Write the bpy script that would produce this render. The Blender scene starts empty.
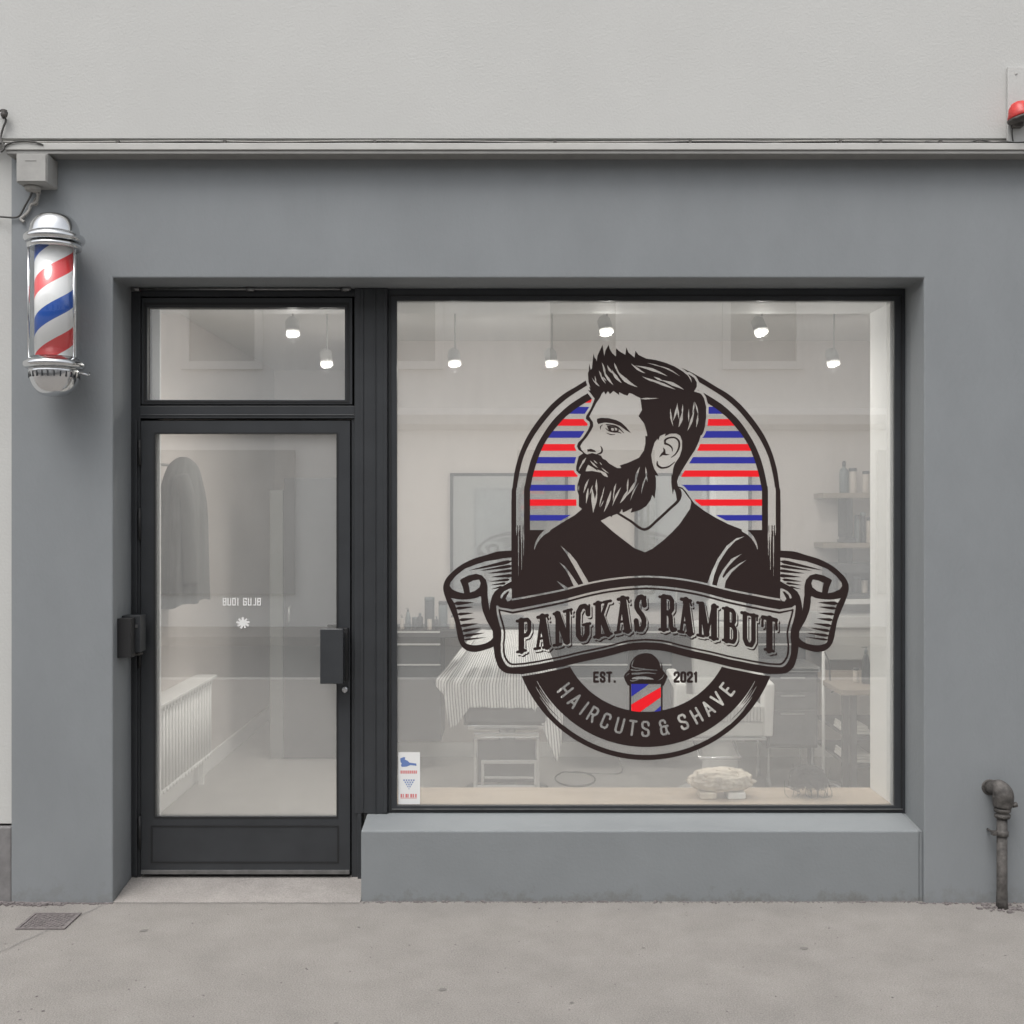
import bpy, bmesh, math, random
import numpy as np
from mathutils import Vector, Matrix, noise
random.seed(7)
sc = bpy.context.scene
C = sc.collection
R = math.radians
F = 1160.0; D = 5.2; H = 1.7527          # focal length in pixels, camera distance and eye height
def W(px, py, y): d = D + y; return Vector(((px-512)*d/F, y, H-(py-512)*d/F))
def WX(px, y): return (px-512)*(D+y)/F
def WZ(py, y): return H-(py-512)*(D+y)/F

# ---------------------------------------------------------------- materials
def nt(name):
    m = bpy.data.materials.new(name); m.use_nodes = True
    t = m.node_tree; return m, t, t.nodes['Principled BSDF']
def mat(name, col, rough=0.6, metal=0.0, var=0.0, scale=8.0, bump=0.0, bscale=60.0, spec=0.5, stretch=None, col2=None, emit=None, dirt=None, speck=None):
    m, t, b = nt(name); N = t.nodes; L = t.links
    b.inputs['Base Color'].default_value = (*col, 1); b.inputs['Roughness'].default_value = rough
    b.inputs['Metallic'].default_value = metal; b.inputs['Specular IOR Level'].default_value = spec
    tc = N.new('ShaderNodeTexCoord'); mp = N.new('ShaderNodeMapping'); L.new(tc.outputs['Object'], mp.inputs['Vector'])
    if stretch: mp.inputs['Scale'].default_value = stretch
    out = None
    if var > 0 or col2:
        n = N.new('ShaderNodeTexNoise'); n.inputs['Scale'].default_value = scale; n.inputs['Detail'].default_value = 8
        n.inputs['Roughness'].default_value = 0.62
        L.new(mp.outputs['Vector'], n.inputs['Vector'])
        r = N.new('ShaderNodeValToRGB'); L.new(n.outputs['Fac'], r.inputs['Fac'])
        c2 = col2 or tuple(min(1, c*(1+var)) for c in col)
        c1 = tuple(c*(1-var) for c in col)
        r.color_ramp.elements[0].position = .3; r.color_ramp.elements[1].position = .7
        r.color_ramp.elements[0].color = (*c1, 1); r.color_ramp.elements[1].color = (*c2, 1)
        out = r.outputs['Color']
    if dirt:       # grime splashed up from the pavement: height in metres, colour
        h, dc, amt = dirt
        g = N.new('ShaderNodeNewGeometry'); s = N.new('ShaderNodeSeparateXYZ'); L.new(g.outputs['Position'], s.inputs[0])
        n2 = N.new('ShaderNodeTexNoise'); n2.inputs['Scale'].default_value = 14; n2.inputs['Detail'].default_value = 9; n2.inputs['Roughness'].default_value = .75
        L.new(tc.outputs['Object'], n2.inputs['Vector'])
        mr = N.new('ShaderNodeMapRange'); L.new(s.outputs['Z'], mr.inputs['Value'])
        mr.inputs['From Min'].default_value = 0; mr.inputs['From Max'].default_value = h
        mr.inputs['To Min'].default_value = .62; mr.inputs['To Max'].default_value = .18
        lt = N.new('ShaderNodeMath'); lt.operation = 'SUBTRACT'; L.new(mr.outputs[0], lt.inputs[0]); L.new(n2.outputs['Fac'], lt.inputs[1])
        ml = N.new('ShaderNodeMath'); ml.operation = 'MULTIPLY'; ml.use_clamp = True; L.new(lt.outputs[0], ml.inputs[0]); ml.inputs[1].default_value = amt
        mx = N.new('ShaderNodeMix'); mx.data_type = 'RGBA'; L.new(ml.outputs[0], mx.inputs['Factor'])
        if out: L.new(out, mx.inputs['A'])
        else: mx.inputs['A'].default_value = (*col, 1)
        mx.inputs['B'].default_value = (*dc, 1); out = mx.outputs['Result']
    if speck:      # fine aggregate: light and dark grains
        n3 = N.new('ShaderNodeTexNoise'); n3.inputs['Scale'].default_value = speck[0]; n3.inputs['Detail'].default_value = 3; n3.inputs['Roughness'].default_value = .8
        L.new(tc.outputs['Object'], n3.inputs['Vector']); r3 = N.new('ShaderNodeMapRange'); L.new(n3.outputs['Fac'], r3.inputs['Value'])
        r3.inputs['From Min'].default_value = .35; r3.inputs['From Max'].default_value = .65; r3.inputs['To Min'].default_value = 1-speck[1]; r3.inputs['To Max'].default_value = 1+speck[1]
        mv = N.new('ShaderNodeVectorMath'); mv.operation = 'SCALE'; L.new(out, mv.inputs[0]); L.new(r3.outputs[0], mv.inputs['Scale']); out = mv.outputs[0]
    if out: L.new(out, b.inputs['Base Color'])
    if bump > 0:
        n = N.new('ShaderNodeTexNoise'); n.inputs['Scale'].default_value = bscale; n.inputs['Detail'].default_value = 6
        L.new(mp.outputs['Vector'], n.inputs['Vector'])
        bp = N.new('ShaderNodeBump'); bp.inputs['Strength'].default_value = bump; bp.inputs['Distance'].default_value = .004
        L.new(n.outputs['Fac'], bp.inputs['Height']); L.new(bp.outputs['Normal'], b.inputs['Normal'])
    if emit:
        b.inputs['Emission Color'].default_value = (*emit[0], 1); b.inputs['Emission Strength'].default_value = emit[1]
    return m
M = {}
M['grey_wall'] = mat('grey_wall', (.207,.221,.231), .75, var=.07, scale=2.2, bump=.35, bscale=70, stretch=(1,1,.55), dirt=(.26,(.14,.135,.125),1.9))
M['grey_sill'] = mat('grey_sill', (.199,.213,.221), .7, var=.05, scale=3, bump=.3, bscale=80, dirt=(.14,(.13,.125,.115),3.0))
M['cream_wall'] = mat('cream_wall', (.475,.475,.46), .85, var=.03, scale=1.6, bump=.35, bscale=90)
M['cream_trim'] = mat('cream_trim', (.45,.445,.425), .7, var=.06, scale=6, bump=.2)
M['grey_trim'] = mat('grey_trim', (.27,.265,.255), .55, var=.12, scale=9)
M['plinth'] = mat('plinth', (.17,.165,.165), .9, var=.2, scale=12, bump=.7, bscale=40)
M['frame'] = mat('frame', (.030,.0325,.036), .42, var=.14, scale=5, bump=.05, bscale=30, spec=.45)
M['frame_dark'] = mat('frame_dark', (.02,.02,.021), .5, spec=.35)
M['alu'] = mat('alu', (.22,.22,.22), .4, metal=.8, var=.2, scale=20)
M['pavement'] = mat('pavement', (.24,.225,.209), .9, var=.10, scale=4, bump=.9, bscale=150, speck=(160,.22))
M['doorstep'] = mat('doorstep', (.275,.257,.242), .9, var=.12, scale=7, bump=.8, bscale=90, speck=(150,.18))
M['road'] = mat('road', (.09,.09,.09), .9, var=.2, scale=30, bump=.8)
M['kerb'] = mat('kerb', (.35,.34,.32), .85, var=.12, scale=10, bump=.5)
M['chrome'] = mat('chrome', (.70,.71,.72), .16, metal=1.0, var=.04, scale=6)
M['steel'] = mat('steel', (.55,.56,.57), .3, metal=.9)
M['white_paint'] = mat('white_paint', (.8,.8,.79), .5, var=.02, scale=3)
M['box_grey'] = mat('box_grey', (.33,.325,.31), .6, var=.10, scale=12, bump=.15)
M['cable'] = mat('cable', (.055,.053,.05), .6, var=.3, scale=30)
M['cable_pale'] = mat('cable_pale', (.33,.32,.30), .7, var=.2, scale=30)
M['iron'] = mat('iron', (.082,.076,.071), .65, metal=.2, var=.55, scale=28, bump=.9, bscale=90)
M['red_plastic'] = mat('red_plastic', (.52,.04,.035), .4, var=.35, scale=25)
M['cast_iron'] = mat('cast_iron', (.17,.152,.15), .8, var=.3, scale=50, bump=.7)
M['int_wall'] = mat('int_wall', (.66,.61,.58), .8, var=.02, scale=2)
M['int_white'] = mat('int_white', (.88,.88,.87), .7)
M['int_ceiling'] = mat('int_ceiling', (.86,.85,.83), .85, var=.02, scale=2)
M['int_floor'] = mat('int_floor', (.43,.415,.395), .45, var=.08, scale=3, bump=.1)
M['wood'] = mat('wood', (.47,.385,.30), .55, var=.15, scale=6, stretch=(.6,8,8), bump=.15)
M['dark_unit'] = mat('dark_unit', (.03,.032,.035), .5, var=.1, scale=5)
M['handle_strip'] = mat('handle_strip', (.75,.75,.74), .35, metal=.3)
M['leather'] = mat('leather', (.075,.077,.08), .45, var=.12, scale=14, bump=.3, bscale=120)
M['pale_vinyl'] = mat('pale_vinyl', (.62,.62,.60), .45, var=.05, scale=10, bump=.15)
M['coat'] = mat('coat', (.115,.115,.11), .95, var=.15, scale=20, bump=.5, bscale=180)
M['fluff'] = mat('fluff', (.76,.68,.58), .95, var=.2, scale=26, bump=1.0, bscale=60)
M['twig'] = mat('twig', (.045,.044,.043), .85, var=.3, scale=30)
M['bottle_dark'] = mat('bottle_dark', (.05,.055,.06), .25, var=.2, scale=20)
M['bottle_grey'] = mat('bottle_grey', (.16,.19,.20), .25, var=.2, scale=20)
M['bottle_pale'] = mat('bottle_pale', (.58,.52,.46), .35, var=.1, scale=20)
M['mirror'] = mat('mirror', (.82,.84,.84), .03, metal=1.0)
M['opp_wall'] = mat('opp_wall', (.84,.83,.81), .85, var=.05, scale=1.2, bump=.3)
M['opp_trim'] = mat('opp_trim', (.80,.79,.77), .8, var=.04, scale=3)
M['opp_window'] = mat('opp_window', (.42,.42,.41), .25, var=.2, scale=.8)
M['opp_shop'] = mat('opp_shop', (.42,.41,.395), .6, var=.1, scale=2)
M['ink_black'] = mat('ink_black', (.025,.0155,.0145), .6, spec=.16)
M['ink_red'] = mat('ink_red', (.84,.010,.018), .6, spec=.25)
M['ink_blue'] = mat('ink_blue', (.026,.029,.31), .6, spec=.25)
M['ink_white'] = mat('ink_white', (.70,.70,.69), .6, spec=.25)
M['ink_pale_blue'] = mat('ink_pale_blue', (.13,.20,.42), .6, spec=.25)
M['ink_pale_red'] = mat('ink_pale_red', (.60,.20,.20), .6, spec=.25)
M['lamp_glow'] = mat('lamp_glow', (.9,.9,.88), .5, emit=((1,.98,.95), 7))
M['lamp_rim'] = mat('lamp_rim', (.8,.8,.78), .3, emit=((1,.98,.95), .9))
M['strip_grey'] = mat('strip_grey', (.17,.18,.17), .6)
M['stain'] = mat('stain', (.17,.16,.15), .9, var=.15, scale=30)
M['shelf_wood'] = mat('shelf_wood', (.30,.25,.20), .6, var=.2, scale=8, stretch=(.6,8,8))
M['lamp_shell'] = mat('lamp_shell', (.33,.325,.31), .6)
M['towel'] = mat('towel', (.75,.73,.70), .9, bump=.5)

def glass_mat(name, fac):
    m = bpy.data.materials.new(name); m.use_nodes = True; t = m.node_tree; t.nodes.clear(); L = t.links
    o = t.nodes.new('ShaderNodeOutputMaterial'); mx = t.nodes.new('ShaderNodeMixShader')
    tr = t.nodes.new('ShaderNodeBsdfTransparent'); tr.inputs[0].default_value = (.97,.98,.975,1)
    g = t.nodes.new('ShaderNodeBsdfGlossy'); g.inputs['Roughness'].default_value = 0.0; g.inputs[0].default_value = (1,1,1,1)
    df = t.nodes.new('ShaderNodeBsdfDiffuse'); df.inputs[0].default_value = (.74,.735,.72,1)
    mx2 = t.nodes.new('ShaderNodeMixShader'); mx2.inputs[0].default_value = fac[1]
    if fac[1] > 0:      # diffuse share paints in the veil of hazy reflections, with faint uneven smears
        tc = t.nodes.new('ShaderNodeTexCoord'); mp = t.nodes.new('ShaderNodeMapping'); mp.inputs['Scale'].default_value = (5,1,1.1); mp.inputs['Rotation'].default_value = (0,.25,0)
        n = t.nodes.new('ShaderNodeTexNoise'); n.inputs['Scale'].default_value = 1.6; n.inputs['Detail'].default_value = 9; n.inputs['Roughness'].default_value = .68; n.inputs['Distortion'].default_value = .6
        r = t.nodes.new('ShaderNodeMapRange'); r.inputs['From Min'].default_value = .3; r.inputs['From Max'].default_value = .72; r.inputs['To Min'].default_value = fac[1]*.88; r.inputs['To Max'].default_value = fac[1]*1.13
        L.new(tc.outputs['Object'], mp.inputs['Vector']); L.new(mp.outputs[0], n.inputs['Vector']); L.new(n.outputs['Fac'], r.inputs['Value']); L.new(r.outputs[0], mx2.inputs[0])
    mx.inputs[0].default_value = fac[0]; L.new(tr.outputs[0], mx.inputs[1]); L.new(g.outputs[0], mx.inputs[2])
    L.new(mx.outputs[0], mx2.inputs[1]); L.new(df.outputs[0], mx2.inputs[2]); L.new(mx2.outputs[0], o.inputs[0])
    return m
M['glass'] = glass_mat('glass', (.24, .115))
M['tube_glass'] = glass_mat('tube_glass', (.07, .0))

def cape_mat():
    m, t, b = nt('cape_cloth'); L = t.links
    uv = t.nodes.new('ShaderNodeUVMap'); s = t.nodes.new('ShaderNodeSeparateXYZ'); L.new(uv.outputs[0], s.inputs[0])
    a = t.nodes.new('ShaderNodeMath'); a.operation = 'MULTIPLY'; a.inputs[1].default_value = 44; L.new(s.outputs[0], a.inputs[0])
    f = t.nodes.new('ShaderNodeMath'); f.operation = 'FRACT'; L.new(a.outputs[0], f.inputs[0])
    g = t.nodes.new('ShaderNodeMath'); g.operation = 'LESS_THAN'; g.inputs[1].default_value = .36; L.new(f.outputs[0], g.inputs[0])
    mx = t.nodes.new('ShaderNodeMix'); mx.data_type = 'RGBA'; L.new(g.outputs[0], mx.inputs['Factor'])
    mx.inputs['A'].default_value = (.86,.86,.85,1); mx.inputs['B'].default_value = (.34,.34,.35,1)
    L.new(mx.outputs['Result'], b.inputs['Base Color']); b.inputs['Roughness'].default_value = .8
    return m
M['cape'] = cape_mat()

def pole_mat():
    m, t, b = nt('pole_stripes'); L = t.links; N = t.nodes
    tc = N.new('ShaderNodeTexCoord'); s = N.new('ShaderNodeSeparateXYZ'); L.new(tc.outputs['Object'], s.inputs[0])
    at = N.new('ShaderNodeMath'); at.operation = 'ARCTAN2'; L.new(s.outputs['X'], at.inputs[0])
    ng = N.new('ShaderNodeMath'); ng.operation = 'MULTIPLY'; ng.inputs[1].default_value = -1; L.new(s.outputs['Y'], ng.inputs[0]); L.new(ng.outputs[0], at.inputs[1])
    a1 = N.new('ShaderNodeMath'); a1.operation = 'MULTIPLY'; a1.inputs[1].default_value = -1/(2*math.pi); L.new(at.outputs[0], a1.inputs[0])
    z = N.new('ShaderNodeMath'); z.operation = 'MULTIPLY_ADD'; z.inputs[1].default_value = 1/.325; z.inputs[2].default_value = PHASE; L.new(s.outputs['Z'], z.inputs[0])
    ad = N.new('ShaderNodeMath'); ad.operation = 'ADD'; L.new(a1.outputs[0], ad.inputs[0]); L.new(z.outputs[0], ad.inputs[1])
    fr = N.new('ShaderNodeMath'); fr.operation = 'FRACT'; L.new(ad.outputs[0], fr.inputs[0])
    r = N.new('ShaderNodeValToRGB'); r.color_ramp.interpolation = 'CONSTANT'; L.new(fr.outputs[0], r.inputs['Fac'])
    e = r.color_ramp.elements; e[0].position = 0; e[0].color = (.74,.045,.05,1); e[1].position = .235; e[1].color = (.82,.82,.82,1)
    x = e.new(.5); x.color = (.02,.10,.45,1); x = e.new(.735); x.color = (.82,.82,.82,1)
    L.new(r.outputs['Color'], b.inputs['Base Color']); b.inputs['Roughness'].default_value = .3
    return m
PHASE = .79
M['pole_stripes'] = pole_mat()

# ---------------------------------------------------------------- mesh helpers
class MB:
    def __init__(s): s.bm = bmesh.new(); s.mi = 0
    def _new(s, before):
        for f in s.bm.faces[before:] if False else [f for f in s.bm.faces if f.index == -1]: pass
    def face(s, pts):
        f = s.bm.faces.new([s.bm.verts.new(p) for p in pts]); f.material_index = s.mi; return f
    def box(s, x0, x1, y0, y1, z0, z1, m=None):
        if x0 > x1: x0, x1 = x1, x0
        if z0 > z1: z0, z1 = z1, z0
        if y0 > y1: y0, y1 = y1, y0
        v = [s.bm.verts.new((m @ Vector(p)) if m else p) for p in [(x0,y0,z0),(x1,y0,z0),(x1,y1,z0),(x0,y1,z0),(x0,y0,z1),(x1,y0,z1),(x1,y1,z1),(x0,y1,z1)]]
        for q in [(0,3,2,1),(4,5,6,7),(0,1,5,4),(1,2,6,5),(2,3,7,6),(3,0,4,7)]:
            f = s.bm.faces.new([v[i] for i in q]); f.material_index = s.mi
        return s
    def ring(s, x0, x1, z0, z1, ix0, ix1, iz0, iz1, y0, y1):     # rectangular frame in the xz plane, one continuous solid
        o = [(x0,z0),(x1,z0),(x1,z1),(x0,z1)]; n = [(ix0,iz0),(ix1,iz0),(ix1,iz1),(ix0,iz1)]
        V = {}
        for k, P in (('o',o),('n',n)):
            for j, y in ((0,y0),(1,y1)): V[k,j] = [s.bm.verts.new((p[0],y,p[1])) for p in P]
        for i in range(4):
            j = (i+1) % 4
            for q in ([V['o',0][i],V['o',0][j],V['n',0][j],V['n',0][i]], [V['o',1][j],V['o',1][i],V['n',1][i],V['n',1][j]],
                      [V['o',0][j],V['o',0][i],V['o',1][i],V['o',1][j]], [V['n',0][i],V['n',0][j],V['n',1][j],V['n',1][i]]):
                f = s.bm.faces.new(q); f.material_index = s.mi
        return s
    def lathe(s, prof, c=(0,0,0), seg=32, m=None, smooth=True):   # prof = [(r, z)...] bottom to top
        rings = []
        for r, z in prof:
            if r < 1e-6: rings.append([s.bm.verts.new(tr(m, (c[0],c[1],c[2]+z)))])
            else: rings.append([s.bm.verts.new(tr(m, (c[0]+r*math.cos(2*math.pi*k/seg), c[1]+r*math.sin(2*math.pi*k/seg), c[2]+z))) for k in range(seg)])
        for a, b in zip(rings, rings[1:]):
            for k in range(seg):
                l = (k+1) % seg
                if len(a) == 1 and len(b) == 1: continue
                if len(a) == 1: q = [a[0], b[l], b[k]]
                elif len(b) == 1: q = [a[k], a[l], b[0]]
                else: q = [a[k], a[l], b[l], b[k]]
                f = s.bm.faces.new(q); f.smooth = smooth; f.material_index = s.mi
        for rr, rev in ((rings[0], True), (rings[-1], False)):
            if len(rr) > 1:
                f = s.bm.faces.new(rr[::-1] if rev else rr); f.material_index = s.mi
        return s
    def tube(s, pts, r, seg=8, caps=True):
        pts = [Vector(p) for p in pts]; n = len(pts); prev = None
        rs = r if isinstance(r, (list, tuple)) else [r]*n
        up = Vector((0,0,1))
        for i, p in enumerate(pts):
            t = (pts[min(i+1,n-1)] - pts[max(i-1,0)]).normalized()
            if i == 0:
                up = Vector((0,0,1)) if abs(t.z) < .9 else Vector((1,0,0))
            a = t.cross(up); 
            if a.length < 1e-4: a = t.cross(Vector((0,1,0)))
            a.normalize(); b = a.cross(t).normalized(); up = b
            cur = [s.bm.verts.new(p + rs[i]*(a*math.cos(2*math.pi*k/seg) + b*math.sin(2*math.pi*k/seg))) for k in range(seg)]
            if prev:
                for k in range(seg):
                    l = (k+1) % seg
                    f = s.bm.faces.new([prev[k], prev[l], cur[l], cur[k]]); f.smooth = True; f.material_index = s.mi
            elif caps: s.bm.faces.new(cur[::-1]).material_index = s.mi
            prev = cur
        if caps: s.bm.faces.new(prev).material_index = s.mi
        return s
    def prism(s, pts, y0, y1):            # polygon in xz extruded along y
        a = [s.bm.verts.new((p[0], y0, p[1])) for p in pts]; b = [s.bm.verts.new((p[0], y1, p[1])) for p in pts]
        s.bm.faces.new(a).material_index = s.mi; s.bm.faces.new(b[::-1]).material_index = s.mi
        for i in range(len(pts)):
            j = (i+1) % len(pts); s.bm.faces.new([a[j], a[i], b[i], b[j]]).material_index = s.mi
        return s
    def prism_x(s, pts, x0, x1):          # polygon in yz extruded along x
        a = [s.bm.verts.new((x0, p[0], p[1])) for p in pts]; b = [s.bm.verts.new((x1, p[0], p[1])) for p in pts]
        s.bm.faces.new(a[::-1]).material_index = s.mi; s.bm.faces.new(b).material_index = s.mi
        for i in range(len(pts)):
            j = (i+1) % len(pts); s.bm.faces.new([a[i], a[j], b[j], b[i]]).material_index = s.mi
        return s
    def build(s, name, mats, parent=None, bevel=0, recalc=True, loc=None):
        if recalc: bmesh.ops.recalc_face_normals(s.bm, faces=s.bm.faces)
        me = bpy.data.meshes.new(name)
        if loc is not None: bmesh.ops.translate(s.bm, verts=s.bm.verts, vec=-Vector(loc))
        s.bm.to_mesh(me); s.bm.free()
        o = bpy.data.objects.new(name, me); C.objects.link(o)
        if loc is not None: o.location = Vector(loc)
        for k in (mats if isinstance(mats, (list, tuple)) else [mats]): me.materials.append(M[k])
        if parent is not None:
            o.parent = parent
            if loc is None:   # geometry is given in world space
                w = Vector((0,0,0)); q = parent
                while q is not None: w += q.location; q = q.parent
                for v in me.vertices: v.co -= w
            else:
                w = Vector((0,0,0)); q = parent
                while q is not None: w += q.location; q = q.parent
                o.location = Vector(loc) - w
        if bevel:
            b = o.modifiers.new('bevel', 'BEVEL'); b.width = bevel; b.segments = 2; b.limit_method = 'ANGLE'; b.angle_limit = R(40)
        return o
def tr(m, p): return (m @ Vector(p)) if m else Vector(p)
def B(): return MB()
def empty(name, loc): o = bpy.data.objects.new(name, None); C.objects.link(o); o.location = loc; o.empty_display_size = .1; return o
def tag(o, label, cat, group=None, kind=None):
    if label: o['label'] = label
    if cat: o['category'] = cat
    if group: o['group'] = group
    if kind: o['kind'] = kind
    return o
def thing(name, label, cat, loc=(0,0,0), group=None): return tag(empty(name, loc), label, cat, group)
def struct(name, mb, m, bevel=0): o = mb.build(name, m, None, bevel); o['kind'] = 'structure'; return o
def spl(pts, n=8):                         # Catmull-Rom through points of any dimension
    P = [Vector(p) if len(p) == 3 else Vector((p[0], p[1], 0)) for p in pts]; out = []
    for i in range(len(P)-1):
        a, b, c, d = P[max(i-1,0)], P[i], P[i+1], P[min(i+2,len(P)-1)]
        for k in range(n):
            t = k/n; out.append(.5*((2*b)+(c-a)*t+(2*a-5*b+4*c-d)*t*t+(3*b-a-3*c+d)*t**3))
    out.append(P[-1]); return out
# ---------------------------------------------------------------- the ground, road and sky
KERB_Y = -6.4; OPP = -12.0
b = B(); b.box(-40, 40, KERB_Y, 5, -.25, 0); struct('pavement', b, 'pavement')
b = B(); b.box(-40, 40, KERB_Y-.16, KERB_Y-.003, -.25, .004); struct('kerb', b, 'kerb', .015)
b = B(); b.box(-60, 60, -200, KERB_Y-.16, -.4, -.13); struct('road', b, 'road')
b = B(); b.box(-40, 40, OPP-12, -10.6, -.25, -.004); struct('far_pavement', b, 'pavement')

# ---------------------------------------------------------------- the shop building
bd = thing('shop_building', 'grey painted shopfront under a cream upper wall, with black framed door and big window', 'building', (0,0,0))
OL, OR_, OT = -1.789, 1.847, 2.8025           # opening left, right, top
LZ = WZ(153, 0)                                # underside of the ledge
XL = WX(11, 0)
b = B()
# one wall with the opening cut out of it, front at y=0
b.prism([(XL,-.05),(OL,-.05),(OL,OT),(OR_,OT),(OR_,-.05),(9,-.05),(9,LZ+.02),(XL,LZ+.02)], 0, .32)
b.build('shopfront_wall', 'grey_wall', bd, .006)
b = B(); b.box(-9, 9, -.045, .3, LZ+.052, 5.2); b.build('upper_wall', 'cream_wall', bd)
# ledge: cream upper lip, grey drip strip below
zt = WZ(143.5, -.09); zm = WZ(150, -.09); zb = WZ(154, -.085)
b = B(); b.prism_x([(-.045,zt+.012),(-.095,zt),(-.095,zm),(-.001,zm),(-.001,zt+.012)], WX(5,-.09), 9)
b.build('ledge', 'cream_trim', bd, .003)
b = B(); b.box(WX(6,-.09), 9, -.088, -.002, zb, zm-.001); b.build('drip_strip', 'grey_trim', bd, .002)
# neighbouring strip and plinth on the left
b = B(); b.box(-9, XL-.001, .02, .3, WZ(824,.02), LZ+.05); b.build('side_wall', 'cream_wall', bd, .004)
b = B(); b.box(-9, XL-.001, .008, .3, -.05, WZ(826,.02)); b.build('side_plinth', 'plinth', bd, .008)
# sill block below the window
sx0, sx1 = WX(361,.02), OR_-.001
b = B(); b.prism_x([(.02,-.03),(.02,WZ(831,.02)),(.255,WZ(812.5,.25)),(.32,WZ(812.5,.25)),(.32,-.03)], sx0, WX(919.5,.02))
b.build('window_sill', 'grey_sill', bd, .006)
b = B(); b.prism_x([(.0235,-.03),(.0235,WZ(831.5,.0235)),(.255,WZ(813.2,.25)),(.32,WZ(813.2,.25)),(.32,-.03)], WX(919.5,.02)+.0005, sx1)
b.build('sill_fillet', 'grey_sill', bd)
# doorstep
b = B(); b.prism_x([(-.002,-.03),(-.002,.006),(.25,.038),(.33,.040),(.33,-.03)], OL+.001, sx0-.001); b.build('doorstep', 'doorstep', bd, .003)

# fixed dark frames
S25 = 212.84
def fx(p): return (p-512)/S25
def fz(p): return H-(p-512)/S25
yF = .25
b = B()
b.box(OL, fx(141)-.002, yF, .34, .03, OT)                                  # left jamb
b.box(fx(135), fx(138), yF-.012, yF-.001, .04, fz(420))
b.box(fx(141)-.001, fx(355), yF, .34, fz(296.5), OT-.001)                  # head over the door
b.box(fx(141)-.001, fx(355), yF-.012, .34, fz(418.5), fz(406))             # rail between transom and door
b.box(fx(141)-.001, fx(355), yF-.016, yF-.0125, fz(416), fz(414.6))
b.box(fx(351.5), fx(358), yF, .34, .03, fz(418.5)-.001)
b.build('door_frame', 'frame', bd, .0025)
b = B()
b.box(fx(355)+.0005, fx(388), yF-.02, .34, WZ(812.5,.25)+.001, OT-.002)
b.box(fx(358)+.0005, fx(362), yF-.02, .34, .03, WZ(812.5,.25))
b.box(fx(361), fx(364), yF-.026, yF-.0205, WZ(812,.25)+.002, OT-.004)
b.box(fx(375), fx(376.4), yF-.026, yF-.0205, WZ(812,.25)+.002, OT-.004)
b.box(fx(384.5), fx(387.5), yF-.026, yF-.0205, WZ(812,.25)+.002, OT-.004)
b.build('mullion', 'frame', bd, .0015)
# head closer rail above the transom
b = B(); b.tube([(fx(136), .215, fz(290.5)), (fx(352), .215, fz(290.5))], .006, 8)
for p in (138, 252, 347): b.tube([(fx(p-4), .213, fz(290.5)), (fx(p+4), .213, fz(290.5))], .012, 8)
b.build('awning_rod', 'alu', bd)

b = B(); b.ring(fx(139.5), fx(354), .036, fz(419), fx(148), fx(345), .075, fz(427), .3065, .336); b.build('door_stop', 'frame_dark', bd)
b = B(); b.ring(fx(139.5), fx(354), fz(407.5), fz(295), fx(146.5), fx(346.5), fz(401.5), fz(306.5), .3115, .337); b.build('transom_stop', 'frame_dark', bd)
# transom light
t_ = empty('transom_window', (fx(247), yF, fz(405))); t_.parent = bd
b = B(); b.ring(fx(142), fx(352.5), fz(404.5), fz(298), fx(148), fx(345), fz(400), fz(308), yF-.008, .2612)
b.ring(fx(142), fx(352.5), fz(404.5), fz(298), fx(144.5), fx(348.5), fz(403), fz(304.5), .2688, .31)
b.build('transom_frame', 'frame', t_, .002)
b = B(); b.ring(fx(144.5), fx(349.5), fz(402.5), fz(303), fx(146.5), fx(347), fz(401.3), fz(305.5), yF-.012, yF-.0085); b.build('bead', 'frame_dark', t_)
b = B(); b.box(fx(143.5), fx(349.5), .262, .268, fz(404), fz(303.5)); b.build('transom_pane', 'glass', t_)

# door
d_ = empty('entrance_door', (fx(141), yF, fz(875))); d_.parent = bd
b = B(); b.ring(fx(141.6), fx(350.4), fz(874), fz(421), fx(156), fx(337), fz(816), fz(434), yF-.01, .2612)
b.ring(fx(141.6), fx(350.4), fz(874), fz(421), fx(152), fx(341), fz(820), fz(430), .2688, .305)
b.build('door_leaf', 'frame', d_, .0025)
b = B()
b.ring(fx(151.5), fx(339), fz(862), fz(825), fx(153), fx(337.5), fz(861), fz(826), yF-.0135, yF-.0105)
b.build('kick_panel_bead', 'frame_dark', d_)
b = B(); b.box(fx(142), fx(350), yF-.018, yF-.0105, fz(873), fz(869)); b.build('weather_bar', 'alu', d_, .001)
b = B(); b.ring(fx(154.6), fx(338.4), fz(817.5), fz(432.5), fx(156.2), fx(336.8), fz(816), fz(434), yF-.013, yF-.0105); b.build('glazing_bead', 'frame_dark', d_)
b = B(); b.box(fx(151), fx(342), .262, .268, fz(821), fz(429)); b.build('door_pane', 'glass', d_)
for (p0, p1) in ((440,466),(508,540),(636,667),(815,848)):
    b = B(); b.lathe([(.0,0),(.0075,0),(.0075,(p1-p0)/S25),(0,(p1-p0)/S25)], (fx(140.6), yF-.014, fz(p1)), 12)
    for k in (.33,.66): b.lathe([(.0085,0),(.0085,.003)], (fx(140.6), yF-.014, fz(p1)+k*(p1-p0)/S25), 12)
    b.build('hinge', 'frame_dark', d_)
b = B()
x0, x1, z0, z1 = WX(320,.14), WX(343,.14), WZ(684,.14), WZ(629,.14)
b.box(x0, x1, .14, .175, z0, z1); b.box(x1-.03, x1-.001, .176, .239, z0+.02, z1-.02)
b.build('pull_handle', 'frame', d_, .003)
b = B(); b.box(x1-.034, WX(347.5,.2), .205, .238, z0+.004, z1-.003); b.build('handle_plate', 'frame_dark', d_, .002)
b = B(); m = Matrix.Translation((fx(345.5), .236, fz(689))) @ Matrix.Rotation(R(90), 4, 'X')
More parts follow.
